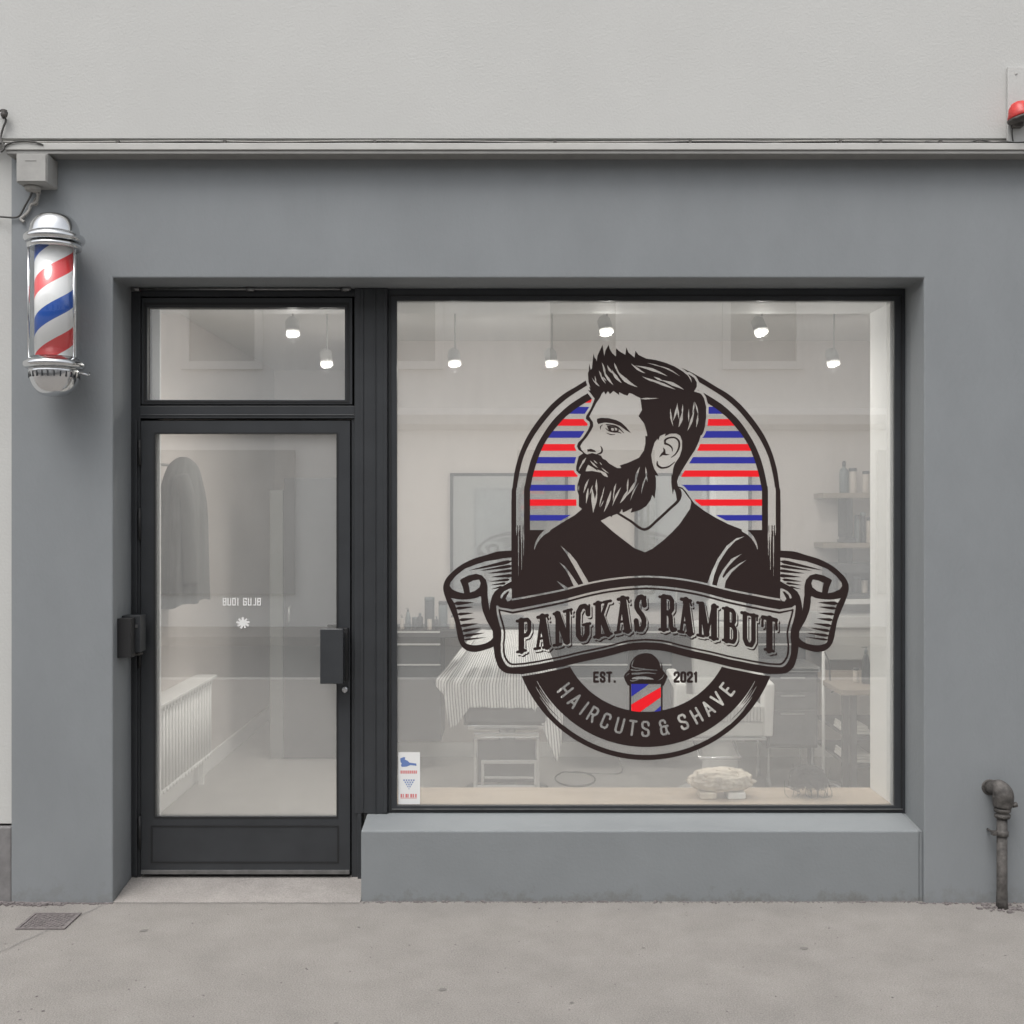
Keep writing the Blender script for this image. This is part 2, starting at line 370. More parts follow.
b.lathe([(0,-.002),(.014,-.002),(.014,.008),(.010,.012),(0,.012)], (0,0,0), 20, m); b.box(fx(344.9), fx(346.3), .222, .2235, fz(692), fz(686.5)); b.build('lock_cylinder', 'steel', d_)

# shop window
w_ = empty('display_window', (fx(646), yF, fz(812))); w_.parent = bd
b = B(); b.ring(fx(388.3), OR_-.0015, WZ(812.3,.25), OT-.0015, fx(397), fx(894), fz(805.5), fz(301), yF-.004, .2612)
b.ring(fx(388.3), OR_-.0015, WZ(812.3,.25), OT-.0015, fx(392.5), fx(898.5), fz(810), fz(297), .2688, .32)
b.build('window_frame', 'frame', w_, .002)
b = B(); b.ring(fx(390), fx(901.5), fz(811), fz(295), fx(391.2), fx(900.5), fz(809.9), fz(296.5), yF-.009, yF-.0045); b.build('outer_bead', 'frame_dark', w_)
b = B(); b.box(fx(392), fx(902), yF-.012, yF-.0045, fz(809.2), fz(808.2)); b.build('drip_rail', 'alu', w_)
b = B(); b.box(fx(391), fx(900), .262, .268, fz(811), fz(296)); b.build('window_pane', 'glass', w_)

# interior linings (deep white reveals) and room
b = B(); b.box(WX(893,.3), 3.2, .3405, .65, .02, 2.98); b.build('window_reveal', 'int_white', bd)
b = B(); b.box(-1.9, WX(893,.3)-.0005, .3405, .65, WZ(301,.3), 2.98); b.build('head_lining', 'int_white', bd)
b = B(); b.box(-1.9, WX(161,.36), .3405, .36, .03, WZ(301,.3)-.0005); b.build('door_lining', 'int_white', bd)
b = B(); b.box(WX(352,.35), WX(392,.35), .3405, .42, .03, WZ(301,.3)-.0005); b.build('pier_lining', 'int_white', bd)
b = B(); b.box(WX(392,.35)+.001, WX(893,.3)-.0005, .3405, .63, .03, WZ(805,.3)-.032); b.build('ledge_base', 'int_white', bd)
b = B(); b.box(WX(392,.35)+.001, WX(893,.3)-.0005, .321, .652, WZ(805,.3)-.031, WZ(805,.3)); b.build('wooden_ledge', 'wood', bd, .002)
YB = 2.9; XC = WX(345, YB); ZC = 2.95; ZF = .045
b = B(); b.box(-2.2, 3.2, .3405, 4.8, .0, ZF); struct('shop_floor', b, 'int_floor')
b = B(); b.box(-2.2, 3.2, .655, 4.8, ZC, ZC+.1); struct('shop_ceiling', b, 'int_ceiling')
b = B(); b.box(-2.2, -2.008, .3405, 4.8, ZF+.001, ZC-.001); struct('shop_left_wall', b, 'int_wall')
b = B(); b.box(3.0, 3.2, .6505, 2.9, ZF+.001, ZC-.001); struct('shop_right_wall', b, 'int_wall')
b = B(); b.box(XC, 3.2, YB, YB+.15, ZF+.001, ZC-.001); b.box(XC, XC+.12, YB+.151, 4.6, ZF+.001, ZC-.001); struct('shop_back_wall', b, 'int_wall')
b = B(); b.box(-2.007, XC+.12, 4.6, 4.7, ZF+.001, ZC-.001); struct('passage_end_wall', b, 'int_wall')
b = B(); b.box(XC+.01, 2.99, YB-.014, YB-.0005, ZF+.001, ZF+.10); b.box(-2.0075, -1.994, .45, 4.59, ZF+.001, ZF+.11); struct('skirting', b, 'int_white')
# tall dark door at the back, grey upright strip beside it
pd = thing('inner_door', 'tall dark grey panel door standing half open at the back, seen through the entrance glass', 'door', (WX(312,2.86), 2.86, ZF))
b = B(); b.box(WX(284,2.8), WX(349,2.8), 2.80, 2.84, ZF+.006, WZ(478,2.8)); b.build('door_panel', 'dark_unit', pd, .003)
b = B(); b.box(WX(270,2.82), WX(283,2.82), 2.81, 2.88, ZF+.001, WZ(490,2.82)); b.build('side_strip', 'strip_grey', pd, .003)
b = B(); b.tube([(WX(289,2.75), 2.75, 1.1),(WX(289,2.75), 2.75, 1.0)], .008, 8); b.tube([(WX(289,2.75), 2.75, 1.1),(WX(289,2.75), 2.80, 1.1)], .006, 8); b.build('handle', 'steel', pd)
# opposite side of the street (seen mirrored in the panes)
ob = thing('facing_building', 'pale rendered building across the street, mirrored faintly in the shop glass', 'building', (0,OPP,0))
b = B(); b.box(-26, 26, OPP-.6, OPP, 3.1, 6.9); b.build('facade', 'opp_wall', ob)
b = B(); b.box(-26, 26, OPP-.6, OPP-.05, -.05, 3.099); b.build('ground_floor_wall', 'opp_wall', ob)
b = B(); b.prism_x([(OPP,3.0),(OPP+.2,3.08),(OPP+.25,3.22),(OPP+.12,3.3),(OPP,3.34)], -26, 26); b.prism_x([(OPP,6.9),(OPP+.3,7.0),(OPP+.42,7.2),(OPP-.6,7.25),(OPP-.6,6.9)], -26, 26); b.build('cornice', 'opp_trim', ob)
b = B(); b.prism_x([(OPP,5.95),(OPP+.12,6.0),(OPP+.12,6.12),(OPP,6.16)], -26, 26); b.build('string_course', 'opp_trim', ob)
for k in range(-7, 8):
    xc = -4.0+k*2.75 - .42
    for (z0, z1) in ((4.05, 5.55),):
        b = B(); b.ring(xc-.62, xc+.62, z0-.12, z1+.14, xc-.5, xc+.5, z0, z1, OPP+.001, OPP+.07); f = b.build('window', 'opp_trim', ob)
        b = B(); b.box(xc-.5, xc+.5, OPP+.002, OPP+.02, z0, z1); b.build('pane', 'opp_window', f)
    if k % 2 == 0:
        b = B(); b.box(xc-1.0, xc+1.1, OPP-.045, OPP+.02, .5, 2.7); b.build('shop_glass', 'opp_shop', ob)
# ---------------------------------------------------------------- things on the facade
# barber pole
pcx, pcy = WX(54.5,-.16), -.16
SP = F/(D+pcy)
def pz(p): return H-(p-512)/SP
bp = thing('barber_pole', 'chrome capped barber pole with red, white and blue spiral stripes on the left pier', 'barber pole', (pcx, pcy, pz(397)))
def dome(r, h, flip, n=10, z0=0.0):
    out = [(r*math.cos(a)**.62, z0+h*math.sin(a)) for a in [math.pi/2*k/n for k in range(n+1)]]
    out[-1] = (0, z0+h)
    return out
rt = 24.5/SP
b = B(); b.lathe([(rt*.98,0)] + dome(rt*.99, (236-214)/SP, False, 12), (pcx,pcy,pz(236)), 48); b.build('top_cap', 'chrome', bp)
b = B(); b.lathe([(rt*1.0,0),(rt*1.13,.003),(rt*1.19,.012),(rt*1.19,.022),(rt*1.15,.03),(rt*1.02,.034)], (pcx,pcy,pz(243.2)), 48)
b.lathe([(rt*.9,0),(rt*1.05,.002),(rt*1.07,.02),(rt*.9,.022)], (pcx,pcy,pz(249.5)), 48); b.build('top_collar', 'chrome', bp)
b = B(); b.lathe([(rt*.9,0),(rt*1.12,.002),(rt*1.2,.012),(rt*1.2,.024),(rt*1.1,.032),(rt*1.02,.036),(rt*.9,.05)], (pcx,pcy,pz(369)), 48); b.build('bottom_collar', 'chrome', bp)
b = B(); b.lathe([(0,0)] + [(rt*1.0*math.sin(a)**.75, (28/SP)*(1-math.cos(a))) for a in [math.pi/2*k/12 for k in range(1,13)]], (pcx,pcy,pz(397)), 48); b.build('bottom_cap', 'chrome', bp)
for k in range(26):
    a = 2*math.pi*k/26; q = Matrix.Translation((pcx,pcy,0)) @ Matrix.Rotation(a,4,'Z')
    if k == 0: b = B()
    b.box(rt*.97, rt*.996, -.0028, .0028, pz(378.5), pz(373), q)
b.build('vent_slots', 'frame', bp)
rs = 18.7/SP
zc = (pz(249)+pz(359))/2; hh = (pz(249)-pz(359))/2
b = B(); b.lathe([(rs,-hh),(rs,hh)], (pcx,pcy,zc), 48); b.build('striped_cylinder', 'pole_stripes', bp, loc=(pcx,pcy,zc))
b = B(); rg = 23.6/SP; 
b.lathe([(rg,-hh),(rg,hh)], (pcx,pcy,zc), 48); b.build('glass_tube', 'tube_glass', bp)
for a in (200, 340, 90):
    b = B(); b.tube([(pcx+rg*1.02*math.cos(R(a)), pcy+rg*1.02*math.sin(R(a)), pz(z)) for z in (360, 247)], .0045, 8); b.build('tie_rod', 'chrome', bp)
b = B(); b.box(pcx-.055, pcx+.035, -.012, -.001, pz(375), pz(236)); b.box(pcx-.03, pcx+.05, -.06, -.0125, pz(246), pz(240)); b.box(pcx-.03, pcx+.05, -.06, -.0125, pz(370), pz(362))
b.build('wall_bracket', 'white_paint', bp, .002)
b = B(); b.tube([(pcx+.1, -.14, pz(372)), (pcx+.13, -.11, pz(374)), (pcx+.13,-.10,pz(371))], .005, 8); b.build('thumb_screw', 'chrome', bp)

# junction box and its wires
jb = thing('junction_box', 'small pale grey junction box hung under the ledge above the barber pole', 'junction box', (WX(32,-.1), -.05, WZ(186,-.11)))
b = B(); b.box(WX(16.3,-.12), WX(47.3,-.12), -.12, -.001, WZ(182.5,-.12), WZ(152.5,-.12)-.004); b.build('housing', 'box_grey', jb, .004)
b = B(); b.box(WX(17.3,-.12), WX(46.3,-.12), -.128, -.1205, WZ(181.5,-.12), WZ(153.5,-.12)-.004); b.box(WX(26,-.12), WX(37,-.12), -.130, -.1285, WZ(161.4,-.12), WZ(160,-.12)); b.build('cover', 'box_grey', jb, .003)
b = B(); b.lathe([(.03,0),(.036,.012),(.036,.02)], (WX(33,-.06), -.06, WZ(182.5,-.12)-.021), 20); b.build('gland', 'cable_pale', jb)
def cable(name, label, pts, r, m, group=None, n=8):
    b = B(); b.tube(spl(pts, n), r, 6); return tag(b.build(name, m), label, 'cable', group)
cable('drop_cable', 'black cable dropping from the junction box to the left edge above the barber pole', [W(33,187,-.05), W(31,195,-.03), W(25,206,-.015), W(20,215,-.012), W(15,217.5,-.012), W(4,217,-.012), W(-8,216,.01)], .0045, 'cable')
cable('pale_cable', 'pale looped cable bundle hanging crookedly under the junction box', [W(36,187,-.05), W(38,196,-.03), W(36,202,-.02), W(31,205,-.012), W(29,211,-.012), W(24,216,-.012), W(21,219,-.012), W(24,222,-.012)], .007, 'cable_pale')
cable('slack_cable', 'thin grey cable curling beside the black drop cable under the junction box', [W(38,187,-.06), W(40,193,-.04), W(35,199,-.02), W(33,204,-.012), W(37,205,-.012), W(38,202,-.012)], .003, 'cable_pale')
# cables lying on the ledge
zl = WZ(142.6, -.07)
random.seed(3)
def run(px0, px1, step, base, amp, y, seed):
    random.seed(seed); pts = []; p = px0
    while p < px1: pts.append(W(p, base+random.uniform(-amp, amp), y)); p += step*random.uniform(.6,1.4)
    return pts
cable('ledge_cable', 'long black cable sagging along the top of the ledge from edge to edge', run(-15,1045,55,143,1.3,-.075,5), .0036, 'cable', n=6)
cable('ledge_cable', 'grey cable running just behind the black one along the ledge', run(-15,1045,70,141.5,.9,-.058,11), .0034, 'cable_pale', n=6)
cable('ledge_cable', 'short twisted black cable ends at the right end of the ledge', run(925,1045,14,141.5,1.6,-.066,17), .003, 'cable', n=5)
cable('arched_cable', 'black cable arching over the ledge above the junction box', [W(2,150,-.1), W(5,146,-.1), W(12,142.6,-.1), W(24,141,-.1), W(36,142.4,-.1), W(43,145,-.097)], .004, 'cable')
cable('curled_cable', 'tangled wire ends curling at the far left end of the ledge', [W(-2,112,-.06), W(3,110,-.07), W(7,113,-.07), W(4,118,-.07), W(2,116,-.06), W(6,120,-.06), W(3,128,-.06), W(1,138,-.06), W(4,148,-.1), W(1,152,-.1)], .0045, 'cable')
ins = B(); ins.lathe([(0,0),(.012,.002),(.016,.012),(.01,.02),(.014,.03),(0,.036)], W(4,117,-.08), 14)
tag(ins.build('cable_clamp', 'iron'), 'small dark cable clamp at the upper left edge of the cream wall', 'clamp')
for k, p in enumerate((118, 225, 375, 555, 690, 840, 880, 940)):
    b = B(); q = W(p, 142.6, -.07); b.box(q.x-.007, q.x+.007, -.082, -.046, q.z-.006, q.z+.008)
    tag(b.build('cable_clip', 'iron', None, .001), 'tiny dark clip holding the cables down on the ledge', 'cable clip', 'clips along the ledge cables')

# cover plate and red lamp at the upper right
b = B(); b.box(WX(1007.5,-.06), WX(1044,-.06), -.065, -.046, WZ(143,-.06), WZ(67,-.06)); b.lathe([(0,0),(.008,.001),(0,.004)], (0,0,0), 12, Matrix.Translation(W(1016,68.5+5,-.066)) @ Matrix.Rotation(R(90),4,'X'))
tag(b.build('cover_plate', 'cream_wall', None, .003), 'cream cover plate on the upper wall at the right edge', 'cover plate')
rl = thing('alarm_lamp', 'weathered red alarm lamp on the cream cover plate at the right edge', 'lamp', W(1018,118,-.1))
b = B(); m = Matrix.Translation(W(1021,117,-.115)) @ Matrix.Rotation(R(-14),4,'Y')
b.lathe([(.052,0),(.056,.006),(.05,.02),(.042,.045),(.026,.064),(0,.072)], (0,0,0), 20, m); b.build('lens', 'red_plastic', rl)
b = B(); b.lathe([(.03,-.02),(.058,-.012),(.06,-.001)], (0,0,0), 20, m); b.box(WX(1017,-.1)-.012, WX(1017,-.1)+.03, -.1, -.066, WZ(126,-.1), WZ(118,-.1)); b.build('base', 'iron', rl)
b = B(); b.tube(spl([W(1012,118,-.09), W(1013,124,-.08), W(1012,132,-.07), W(1013,141,-.068)]), .003, 6); b.build('wire', 'cable', rl)

# intercom on the reveal
ic = thing('card_reader', 'black boxy card reader on the left door reveal, level with the door handle', 'card reader', (OL+.03, .14, WZ(660,.1)))
b = B(); b.box(OL+.001, OL+.062, .055, .115, WZ(657,.09), WZ(618,.09)); b.build('housing', 'frame_dark', ic, .0015)
b = B(); b.box(OL+.001, OL+.085, .1155, .2, WZ(652,.13), WZ(615.5,.13)); b.build('arm', 'frame', ic, .0015)
b = B(); b.box(OL+.048, OL+.062, .1135, .1152, WZ(628,.1), WZ(624,.1)); b.box(OL+.064, OL+.074, .1115,.1152, WZ(628,.1), WZ(625,.1)); b.build('status_light', 'alu', ic)
b = B(); b.tube([(OL+.03,.13,WZ(653,.1)), (OL+.03,.17,WZ(657,.1)), (OL+.07,.2,WZ(656,.1))], .005, 8); b.build('wire', 'cable', ic)

# standpipe on the right
gx, gy = WX(1002,-.066), -.066
sp = thing('standpipe', 'rusty iron standpipe with a bulbous elbow at the foot of the right pier', 'pipe', (gx, gy, 0))
b = B(); b.lathe([(.0255,0),(.0245,.03),(.0225,.1),(.0225,WZ(818,gy))], (gx,gy,0), 20); b.build('pipe', 'iron', sp)
b = B(); z = WZ(818,gy); b.lathe([(.03,0),(.034,.006),(.034,.016),(.028,.02),(.028,.026),(.036,.03),(.036,.042),(.03,.048)], (gx+.002,gy,z), 22); b.build('coupling', 'iron', sp)
b = B(); z2 = z+.047
path = spl([(gx+.001,gy,z2), (gx+.004,gy,z2+.03), (gx+.002,gy-.002,z2+.062), (gx-.012,gy+.012,z2+.086), (gx-.024,gy+.035,z2+.080), (gx-.028,gy+.068,z2+.074)], 6)
n = len(path); b.tube(path, [.038+.009*math.sin(math.pi*min(1,i/n*1.5)) - .017*(i/n)**2 for i in range(n)], 20)
for q in path[2:-8:5]: pass
b.lathe([(0,0),(.012,0),(.012,.02),(0,.022)], (0,0,0), 6, Matrix.Translation((gx+.042,gy-.01,z2+.012)) @ Matrix.Rotation(R(80),4,'Y')); b.build('elbow', 'iron', sp)
b = B(); m = Matrix.Translation(path[-1] + Vector((0,.0,0))) @ Matrix.Rotation(R(-90),4,'X'); b.lathe([(.03,-.006),(.036,-.004),(.036,.006),(.03,.008)], (0,0,0), 20, m); b.build('wall_flange', 'iron', sp)
b = B(); b.lathe([(.024,0),(.028,.002),(.028,.022),(.024,.024)], (gx,gy,WZ(836,gy)), 20); b.box(gx-.045, gx-.026, gy-.012, gy+.012, WZ(835,gy), WZ(831,gy)); b.tube([(gx-.038,gy-.018,WZ(833,gy)),(gx-.038,gy+.064,WZ(833,gy))], .005, 8); b.build('clamp', 'iron', sp)
b = B(); random.seed(2)
for k in range(60):
    a = random.uniform(0,6.28); r = random.uniform(.03,.11); s = random.uniform(.003,.009)
    m = Matrix.Translation((gx+r*math.cos(a), gy-.01+r*.55*math.sin(a), s*.4)) @ Matrix.Rotation(a*3,4,'Z'); b.box(-s,s,-s,s,-s*.5,s*.5, m)
tag(b.build('rubble', 'cast_iron'), 'crumbled grit scattered around the foot of the rusty standpipe', 'grit', kind='stuff')
# grit along the foot of the wall
b = B(); random.seed(8)
for k in range(1100):
    x = random.choice((random.uniform(XL, OL), random.uniform(sx0, 2.35), random.uniform(sx0, 2.35))); s = abs(random.gauss(0,.0016))+.0008
    y = -abs(random.gauss(0,.008))-.001 + (.018 if sx0 < x < 1.82 else 0)
    m = Matrix.Translation((x, y, s*.4)) @ Matrix.Rotation(random.uniform(0,3),4,'Z'); b.box(-s*1.6,s*1.6,-s,s,-s*.6,s*.6, m)
for k in range(260):
    x = random.uniform(-2.3, -2.0); s = abs(random.gauss(0,.0025))+.0015; y = -abs(random.gauss(0,.02))
    m = Matrix.Translation((x, y, s*.4)) @ Matrix.Rotation(random.uniform(0,3),4,'Z'); b.box(-s*1.6,s*1.6,-s,s,-s*.6,s*.6, m)
tag(b.build('wall_foot_grit', 'cast_iron'), 'fine dark grit gathered along the foot of the wall', 'grit', kind='stuff')
b = B(); random.seed(18)
for k in range(420):
    x = random.uniform(-2.9, 2.9); y = random.uniform(-1.6, -.02); s = abs(random.gauss(0,.0009))+.0007
    m = Matrix.Translation((x, y, s*.3)) @ Matrix.Rotation(random.uniform(0,3),4,'Z'); b.box(-s*1.6,s*1.6,-s,s,-s*.5,s*.5, m)
tag(b.build('pavement_grit', 'cast_iron'), 'loose specks of grit lying across the pavement', 'grit', kind='stuff')

# drain cover
dc = thing('drain_cover', 'small square cast iron drain cover set in the pavement by the left pier', 'drain cover', (-1.98,-.24,0))
b = B(); b.ring(0,0,0,0,0,0,0,0,0,0) if False else None
x0,x1,y0,y1 = -2.083,-1.876,-.336,-.143
b.box(x0,x1,y0,y0+.012,0.001,.007); b.box(x0,x1,y1-.012,y1,0.001,.007); b.box(x0,x0+.012,y0+.0125,y1-.0125,0.001,.007); b.box(x1-.012,x1,y0+.0125,y1-.0125,.001,.007)
b.build('rim', 'cast_iron', dc)
b = B(); b.box(x0+.0125,x1-.0125,y0+.0125,y1-.0125,.0005,.003)
nn = 11
for i in range(nn):
    for j in range(nn-1):
        cx = x0+.02+(x1-x0-.04)*(i+.5)/nn; cy = y0+.02+(y1-y0-.04)*(j+.5)/(nn-1)
        m = Matrix.Translation((cx,cy,.0045)) @ Matrix.Rotation(R(45 if (i+j)%2 else -45),4,'Z'); b.box(-.007,.007,-.0022,.0022,-.0014,.0014,m)
b.build('plate', 'cast_iron', dc)
# old gum marks and small damp stains on the pavement
random.seed(31); b = B()
for k in range(9):
    x = random.uniform(-2.6,2.6); y = random.uniform(-1.5,-.12); r = random.uniform(.006,.017); n_ = 14
    b.face([(x+r*random.uniform(.8,1.15)*math.cos(2*math.pi*j/n_), y+r*random.uniform(.75,1.1)*math.sin(2*math.pi*j/n_), .0022) for j in range(n_)])
o = b.build('pavement_gum_marks', 'stain', recalc=False); tag(o, 'flattened dark gum marks trodden into the pavement', 'marks', kind='stuff')
# hairline cracks
for (pts, w) in () and (([(.35,-.02),(.42,-.14),(.40,-.25),(.52,-.42),(.50,-.60),(.62,-.85),(.60,-1.2)],.0022),([(-.55,-1.3),(-.3,-.95),(-.34,-.7),(-.12,-.5)],.0018),([(2.2,-.06),(1.95,-.3),(1.7,-.42),(1.5,-.8),(1.42,-1.25)],.002)):
    L_ = spl(pts, 7); b = B(); random.seed(int(w*1e5)); A = []; Q_ = []
    for i, p in enumerate(L_):
        t_ = (L_[min(i+1,len(L_)-1)]-L_[max(i-1,0)]).normalized(); n_ = Vector((-t_.y,t_.x,0)); j = n_*random.uniform(-.006,.006); h_ = n_*w*random.uniform(.25,.7)
        A.append(Vector((p.x,p.y,.0035))+j+h_); Q_.append(Vector((p.x,p.y,.0035))+j-h_)
    for i in range(len(A)-1): b.face([Q_[i],Q_[i+1],A[i+1],A[i]])
    o = b.build('pavement_crack', 'stain'); o['kind'] = 'structure'
# pavement joint lines (saw cut grooves filled with tar), sheet 4 mm above
for (xa,ya,xb,yb,w) in ((OL+.02,-.012,sx0-.01,-.012,.0035),(-1.82,-.03,-2.05,-.62,.003)):
    b = B(); d = Vector((xb-xa,yb-ya,0)).normalized(); nrm = Vector((-d.y,d.x,0))*w
    N_ = 14; L1=[]; L2=[]; random.seed(int(xa*100))
    for k in range(N_+1):
        t=k/N_; p = Vector((xa+(xb-xa)*t, ya+(yb-ya)*t, .004)) + nrm*random.uniform(-.8,.8); L1.append(p+nrm*.5); L2.append(p-nrm*.5)
    for k in range(N_): b.face([L2[k],L2[k+1],L1[k+1],L1[k]])
    o = b.build('pavement_joint', 'plinth'); o['kind'] = 'structure'
# ---------------------------------------------------------------- inside the shop
def spotlight(px, py, tilt, label):
    zl = 2.70 if py < 350 else 2.61; dist = F*(zl-H)/(512-py); y = dist-D; x = (px-512)*dist/F
    t = thing('ceiling_spotlight', label, 'spotlight', (x, y, ZC), 'spotlights under the shop ceiling')
    m = Matrix.Translation((x,y,zl)) @ Matrix.Rotation(R(tilt),4,'X') @ Matrix.Rotation(R(tilt*.5),4,'Y')
    b = B(); b.lathe([(.034,.004),(.036,.0),(.036,.08),(.02,.10),(0,.10)], (0,0,0), 24, m); b.build('lamp_body', 'lamp_shell', t)
    b = B(); b.lathe([(0,.0015),(.019,.0015),(.019,.0035),(0,.0035)], (0,0,0), 24, m); b.build('lamp_face', 'lamp_glow', t)
    b = B(); b.lathe([(.0195,.002),(.033,.0012),(.033,.003),(.0195,.004)], (0,0,0), 24, m); b.build('reflector', 'lamp_rim', t)
    b = B(); b.tube([(x,y,zl+.09),(x,y,ZC-.012)], .005, 8); b.lathe([(.04,0),(.04,.011)], (x,y,ZC-.0115), 20); b.build('stem', 'lamp_shell', t)
    l = bpy.data.lights.new('spot_beam', 'AREA'); l.shape = 'DISK'; l.size = .07; l.energy = LAMP; l.color = (1,.95,.88); l.spread = R(172)
    lo = bpy.data.objects.new('spot_beam', l); C.objects.link(lo); lo.location = Vector((x,y,zl-.015)) - t.location; lo.parent = t
    l = bpy.data.lights.new('spot_fill', 'POINT'); l.shadow_soft_size = .008; l.energy = FILL; l.color = (1,.96,.91)  # added all-round fill below each spotlight, brightens ceiling and upper walls
    lo = bpy.data.objects.new('spot_fill', l); C.objects.link(lo); lo.location = Vector((x,y,zl-.035)) - t.location; lo.parent = t
LAMP = 4.0; FILL = 2.6
spotlight(607, 333, -22, 'ceiling spotlight above the bearded head of the window decal')
spotlight(455, 365, -14, 'ceiling spotlight furthest left in the display window')
spotlight(552, 365, -14, 'ceiling spotlight just left of the decal hair, near the back wall')
spotlight(762, 333, -26, 'tilted ceiling spotlight up to the right of the decal')
spotlight(834, 365, -16, 'ceiling spotlight furthest right, above the wall shelves')
spotlight(293, 335, -14, 'upper spotlight seen through the transom above the door')
spotlight(327, 365, -20, 'lower spotlight seen through the transom above the door')

# mirrors on the back wall
def mirror(p0, p1, label):
    y = YB-.04; t = thing('wall_mirror', label, 'mirror', (WX((p0+p1)/2,y), y, WZ(606,y)), 'mirrors on the back wall')
    b = B(); b.ring(WX(p0,y), WX(p1,y), WZ(606,y), WZ(473,y), WX(p0+3,y), WX(p1-3,y), WZ(603,y), WZ(476,y), y, YB-.001); b.build('mirror_frame', 'dark_unit', t, .001)
    b = B(); b.box(WX(p0+2,y), WX(p1-2,y), y+.015, YB-.002, WZ(605,y), WZ(474,y)); b.build('mirror_glass', 'mirror', t)
mirror(450, 568, 'left of two dark framed wall mirrors, beyond the striped cape')
mirror(635, 752, 'right of two dark framed wall mirrors, behind the decal')

# vanity counter with drawer units
vc = thing('styling_counter', 'long dark styling counter with pale handle strips along the back wall', 'counter', (0,2.65,ZF))
b = B(); zt = WZ(631, 2.42); b.box(WX(372,2.42), WX(815,2.42), 2.42, YB-.001, zt-.045, zt); b.build('counter_top', 'dark_unit', vc, .003)
b = B(); b.box(WX(372,2.42), WX(440,2.42), 2.414, 2.4195, zt-.012, zt-.001); b.build('edge_strip', 'handle_strip', vc)
b = B(); b.box(WX(645,2.42), WX(815,2.42), 2.414, 2.4195, zt-.012, zt-.001); b.build('edge_strip', 'handle_strip', vc)
for (p0, p1) in ((372,441),(560,628),(640,672),(745,806)):
    b = B(); b.box(WX(p0,2.44), WX(p1,2.44), 2.45, YB-.003, WZ(742,2.44), zt-.046); u = b.build('drawer_unit', 'dark_unit', vc, .003)
    for (q0,q1,q2) in ((634,643.5,645.2),(647,664,665.5),(667,700,0)):
        b = B(); b.box(WX(p0+.6,2.44), WX(p1-.6,2.44), 2.432, 2.4495, WZ(q1,2.44), WZ(q0,2.44)); b.build('drawer_front', 'dark_unit', u, .002)
        if q2:
            b = B(); b.box(WX(p0+.6,2.44), WX(p1-.6,2.44), 2.424, 2.4315, WZ(q2,2.43), WZ(q1,2.43)); b.build('handle_strip', 'handle_strip', u)
ZT = zt
def bottle(px, wpx, top, y, m, label, kind=0, base=None, grp=None):
    s = F/(D+y); x = WX(px,y); r = wpx/2/s; z0 = base if base is not None else ZT; h = WZ(top,y)-z0
    t = thing('bottle', label, 'bottle', (x,y,z0), grp)
    b = B()
    if kind == 0: b.lathe([(r*.9,0),(r,.006),(r,h*.66),(r*.8,h*.74),(r*.35,h*.8),(r*.35,h*.84)], (x,y,z0), 20)
    elif kind == 1: b.lathe([(r*.95,0),(r,.004),(r,h*.84),(r*.9,h*.86)], (x,y,z0), 20)
    else: b.lathe([(r*.8,0),(r,.01),(r*.92,h*.5),(r*.5,h*.78),(r*.3,h*.82)], (x,y,z0), 20)
    b.build('body', m, t)
    b = B()
    if kind == 0: b.lathe([(r*.42,h*.842),(r*.42,h*.95),(r*.3,h)], (x,y,z0), 16)
    elif kind == 1: b.lathe([(r*1.02,h*.862),(r*1.02,h*.98),(r*.95,h)], (x,y,z0), 16)
    else: b.lathe([(r*.34,h*.822),(r*.34,h*.92),(r*.12,h*.93),(r*.12,h)], (x,y,z0), 16); b.box(x-r*.9, x+r*.2, y-.006, y+.006, z0+h*.985, z0+h)
    b.build('cap', 'bottle_dark' if m != 'bottle_dark' else 'bottle_grey', t)
g = 'bottles standing on the styling counter'
bottle(402, 4, 615, 2.5, 'bottle_pale', 'thin pale bottle furthest left on the counter', 2, grp=g)
bottle(408, 6, 608, 2.55, 'bottle_grey', 'grey pump bottle at the left of the counter', 2, grp=g)
bottle(414.5, 5, 617, 2.5, 'bottle_dark', 'short dark jar between the pump bottles', 1, grp=g)
bottle(420, 6.5, 613, 2.6, 'bottle_dark', 'squat dark bottle just left of the tallest counter bottle', 0, grp=g)
bottle(429.5, 10, 597, 2.7, 'bottle_dark', 'tallest bottle on the counter, wide and dark with a flat cap', 1, grp=g)
bottle(429.5, 4.5, 617, 2.5, 'bottle_pale', 'pale tube standing in front of the tallest counter bottle', 1, grp=g)
bottle(443, 9, 601, 2.7, 'bottle_grey', 'wide grey bottle right of the tallest counter bottle', 1, grp=g)
bottle(452, 5, 615, 2.55, 'bottle_pale', 'pale bottle against the scroll of the decal', 0, grp=g)
bottle(436.5, 4, 616, 2.5, 'bottle_dark', 'small dark bottle between the two wide ones', 0, grp=g)

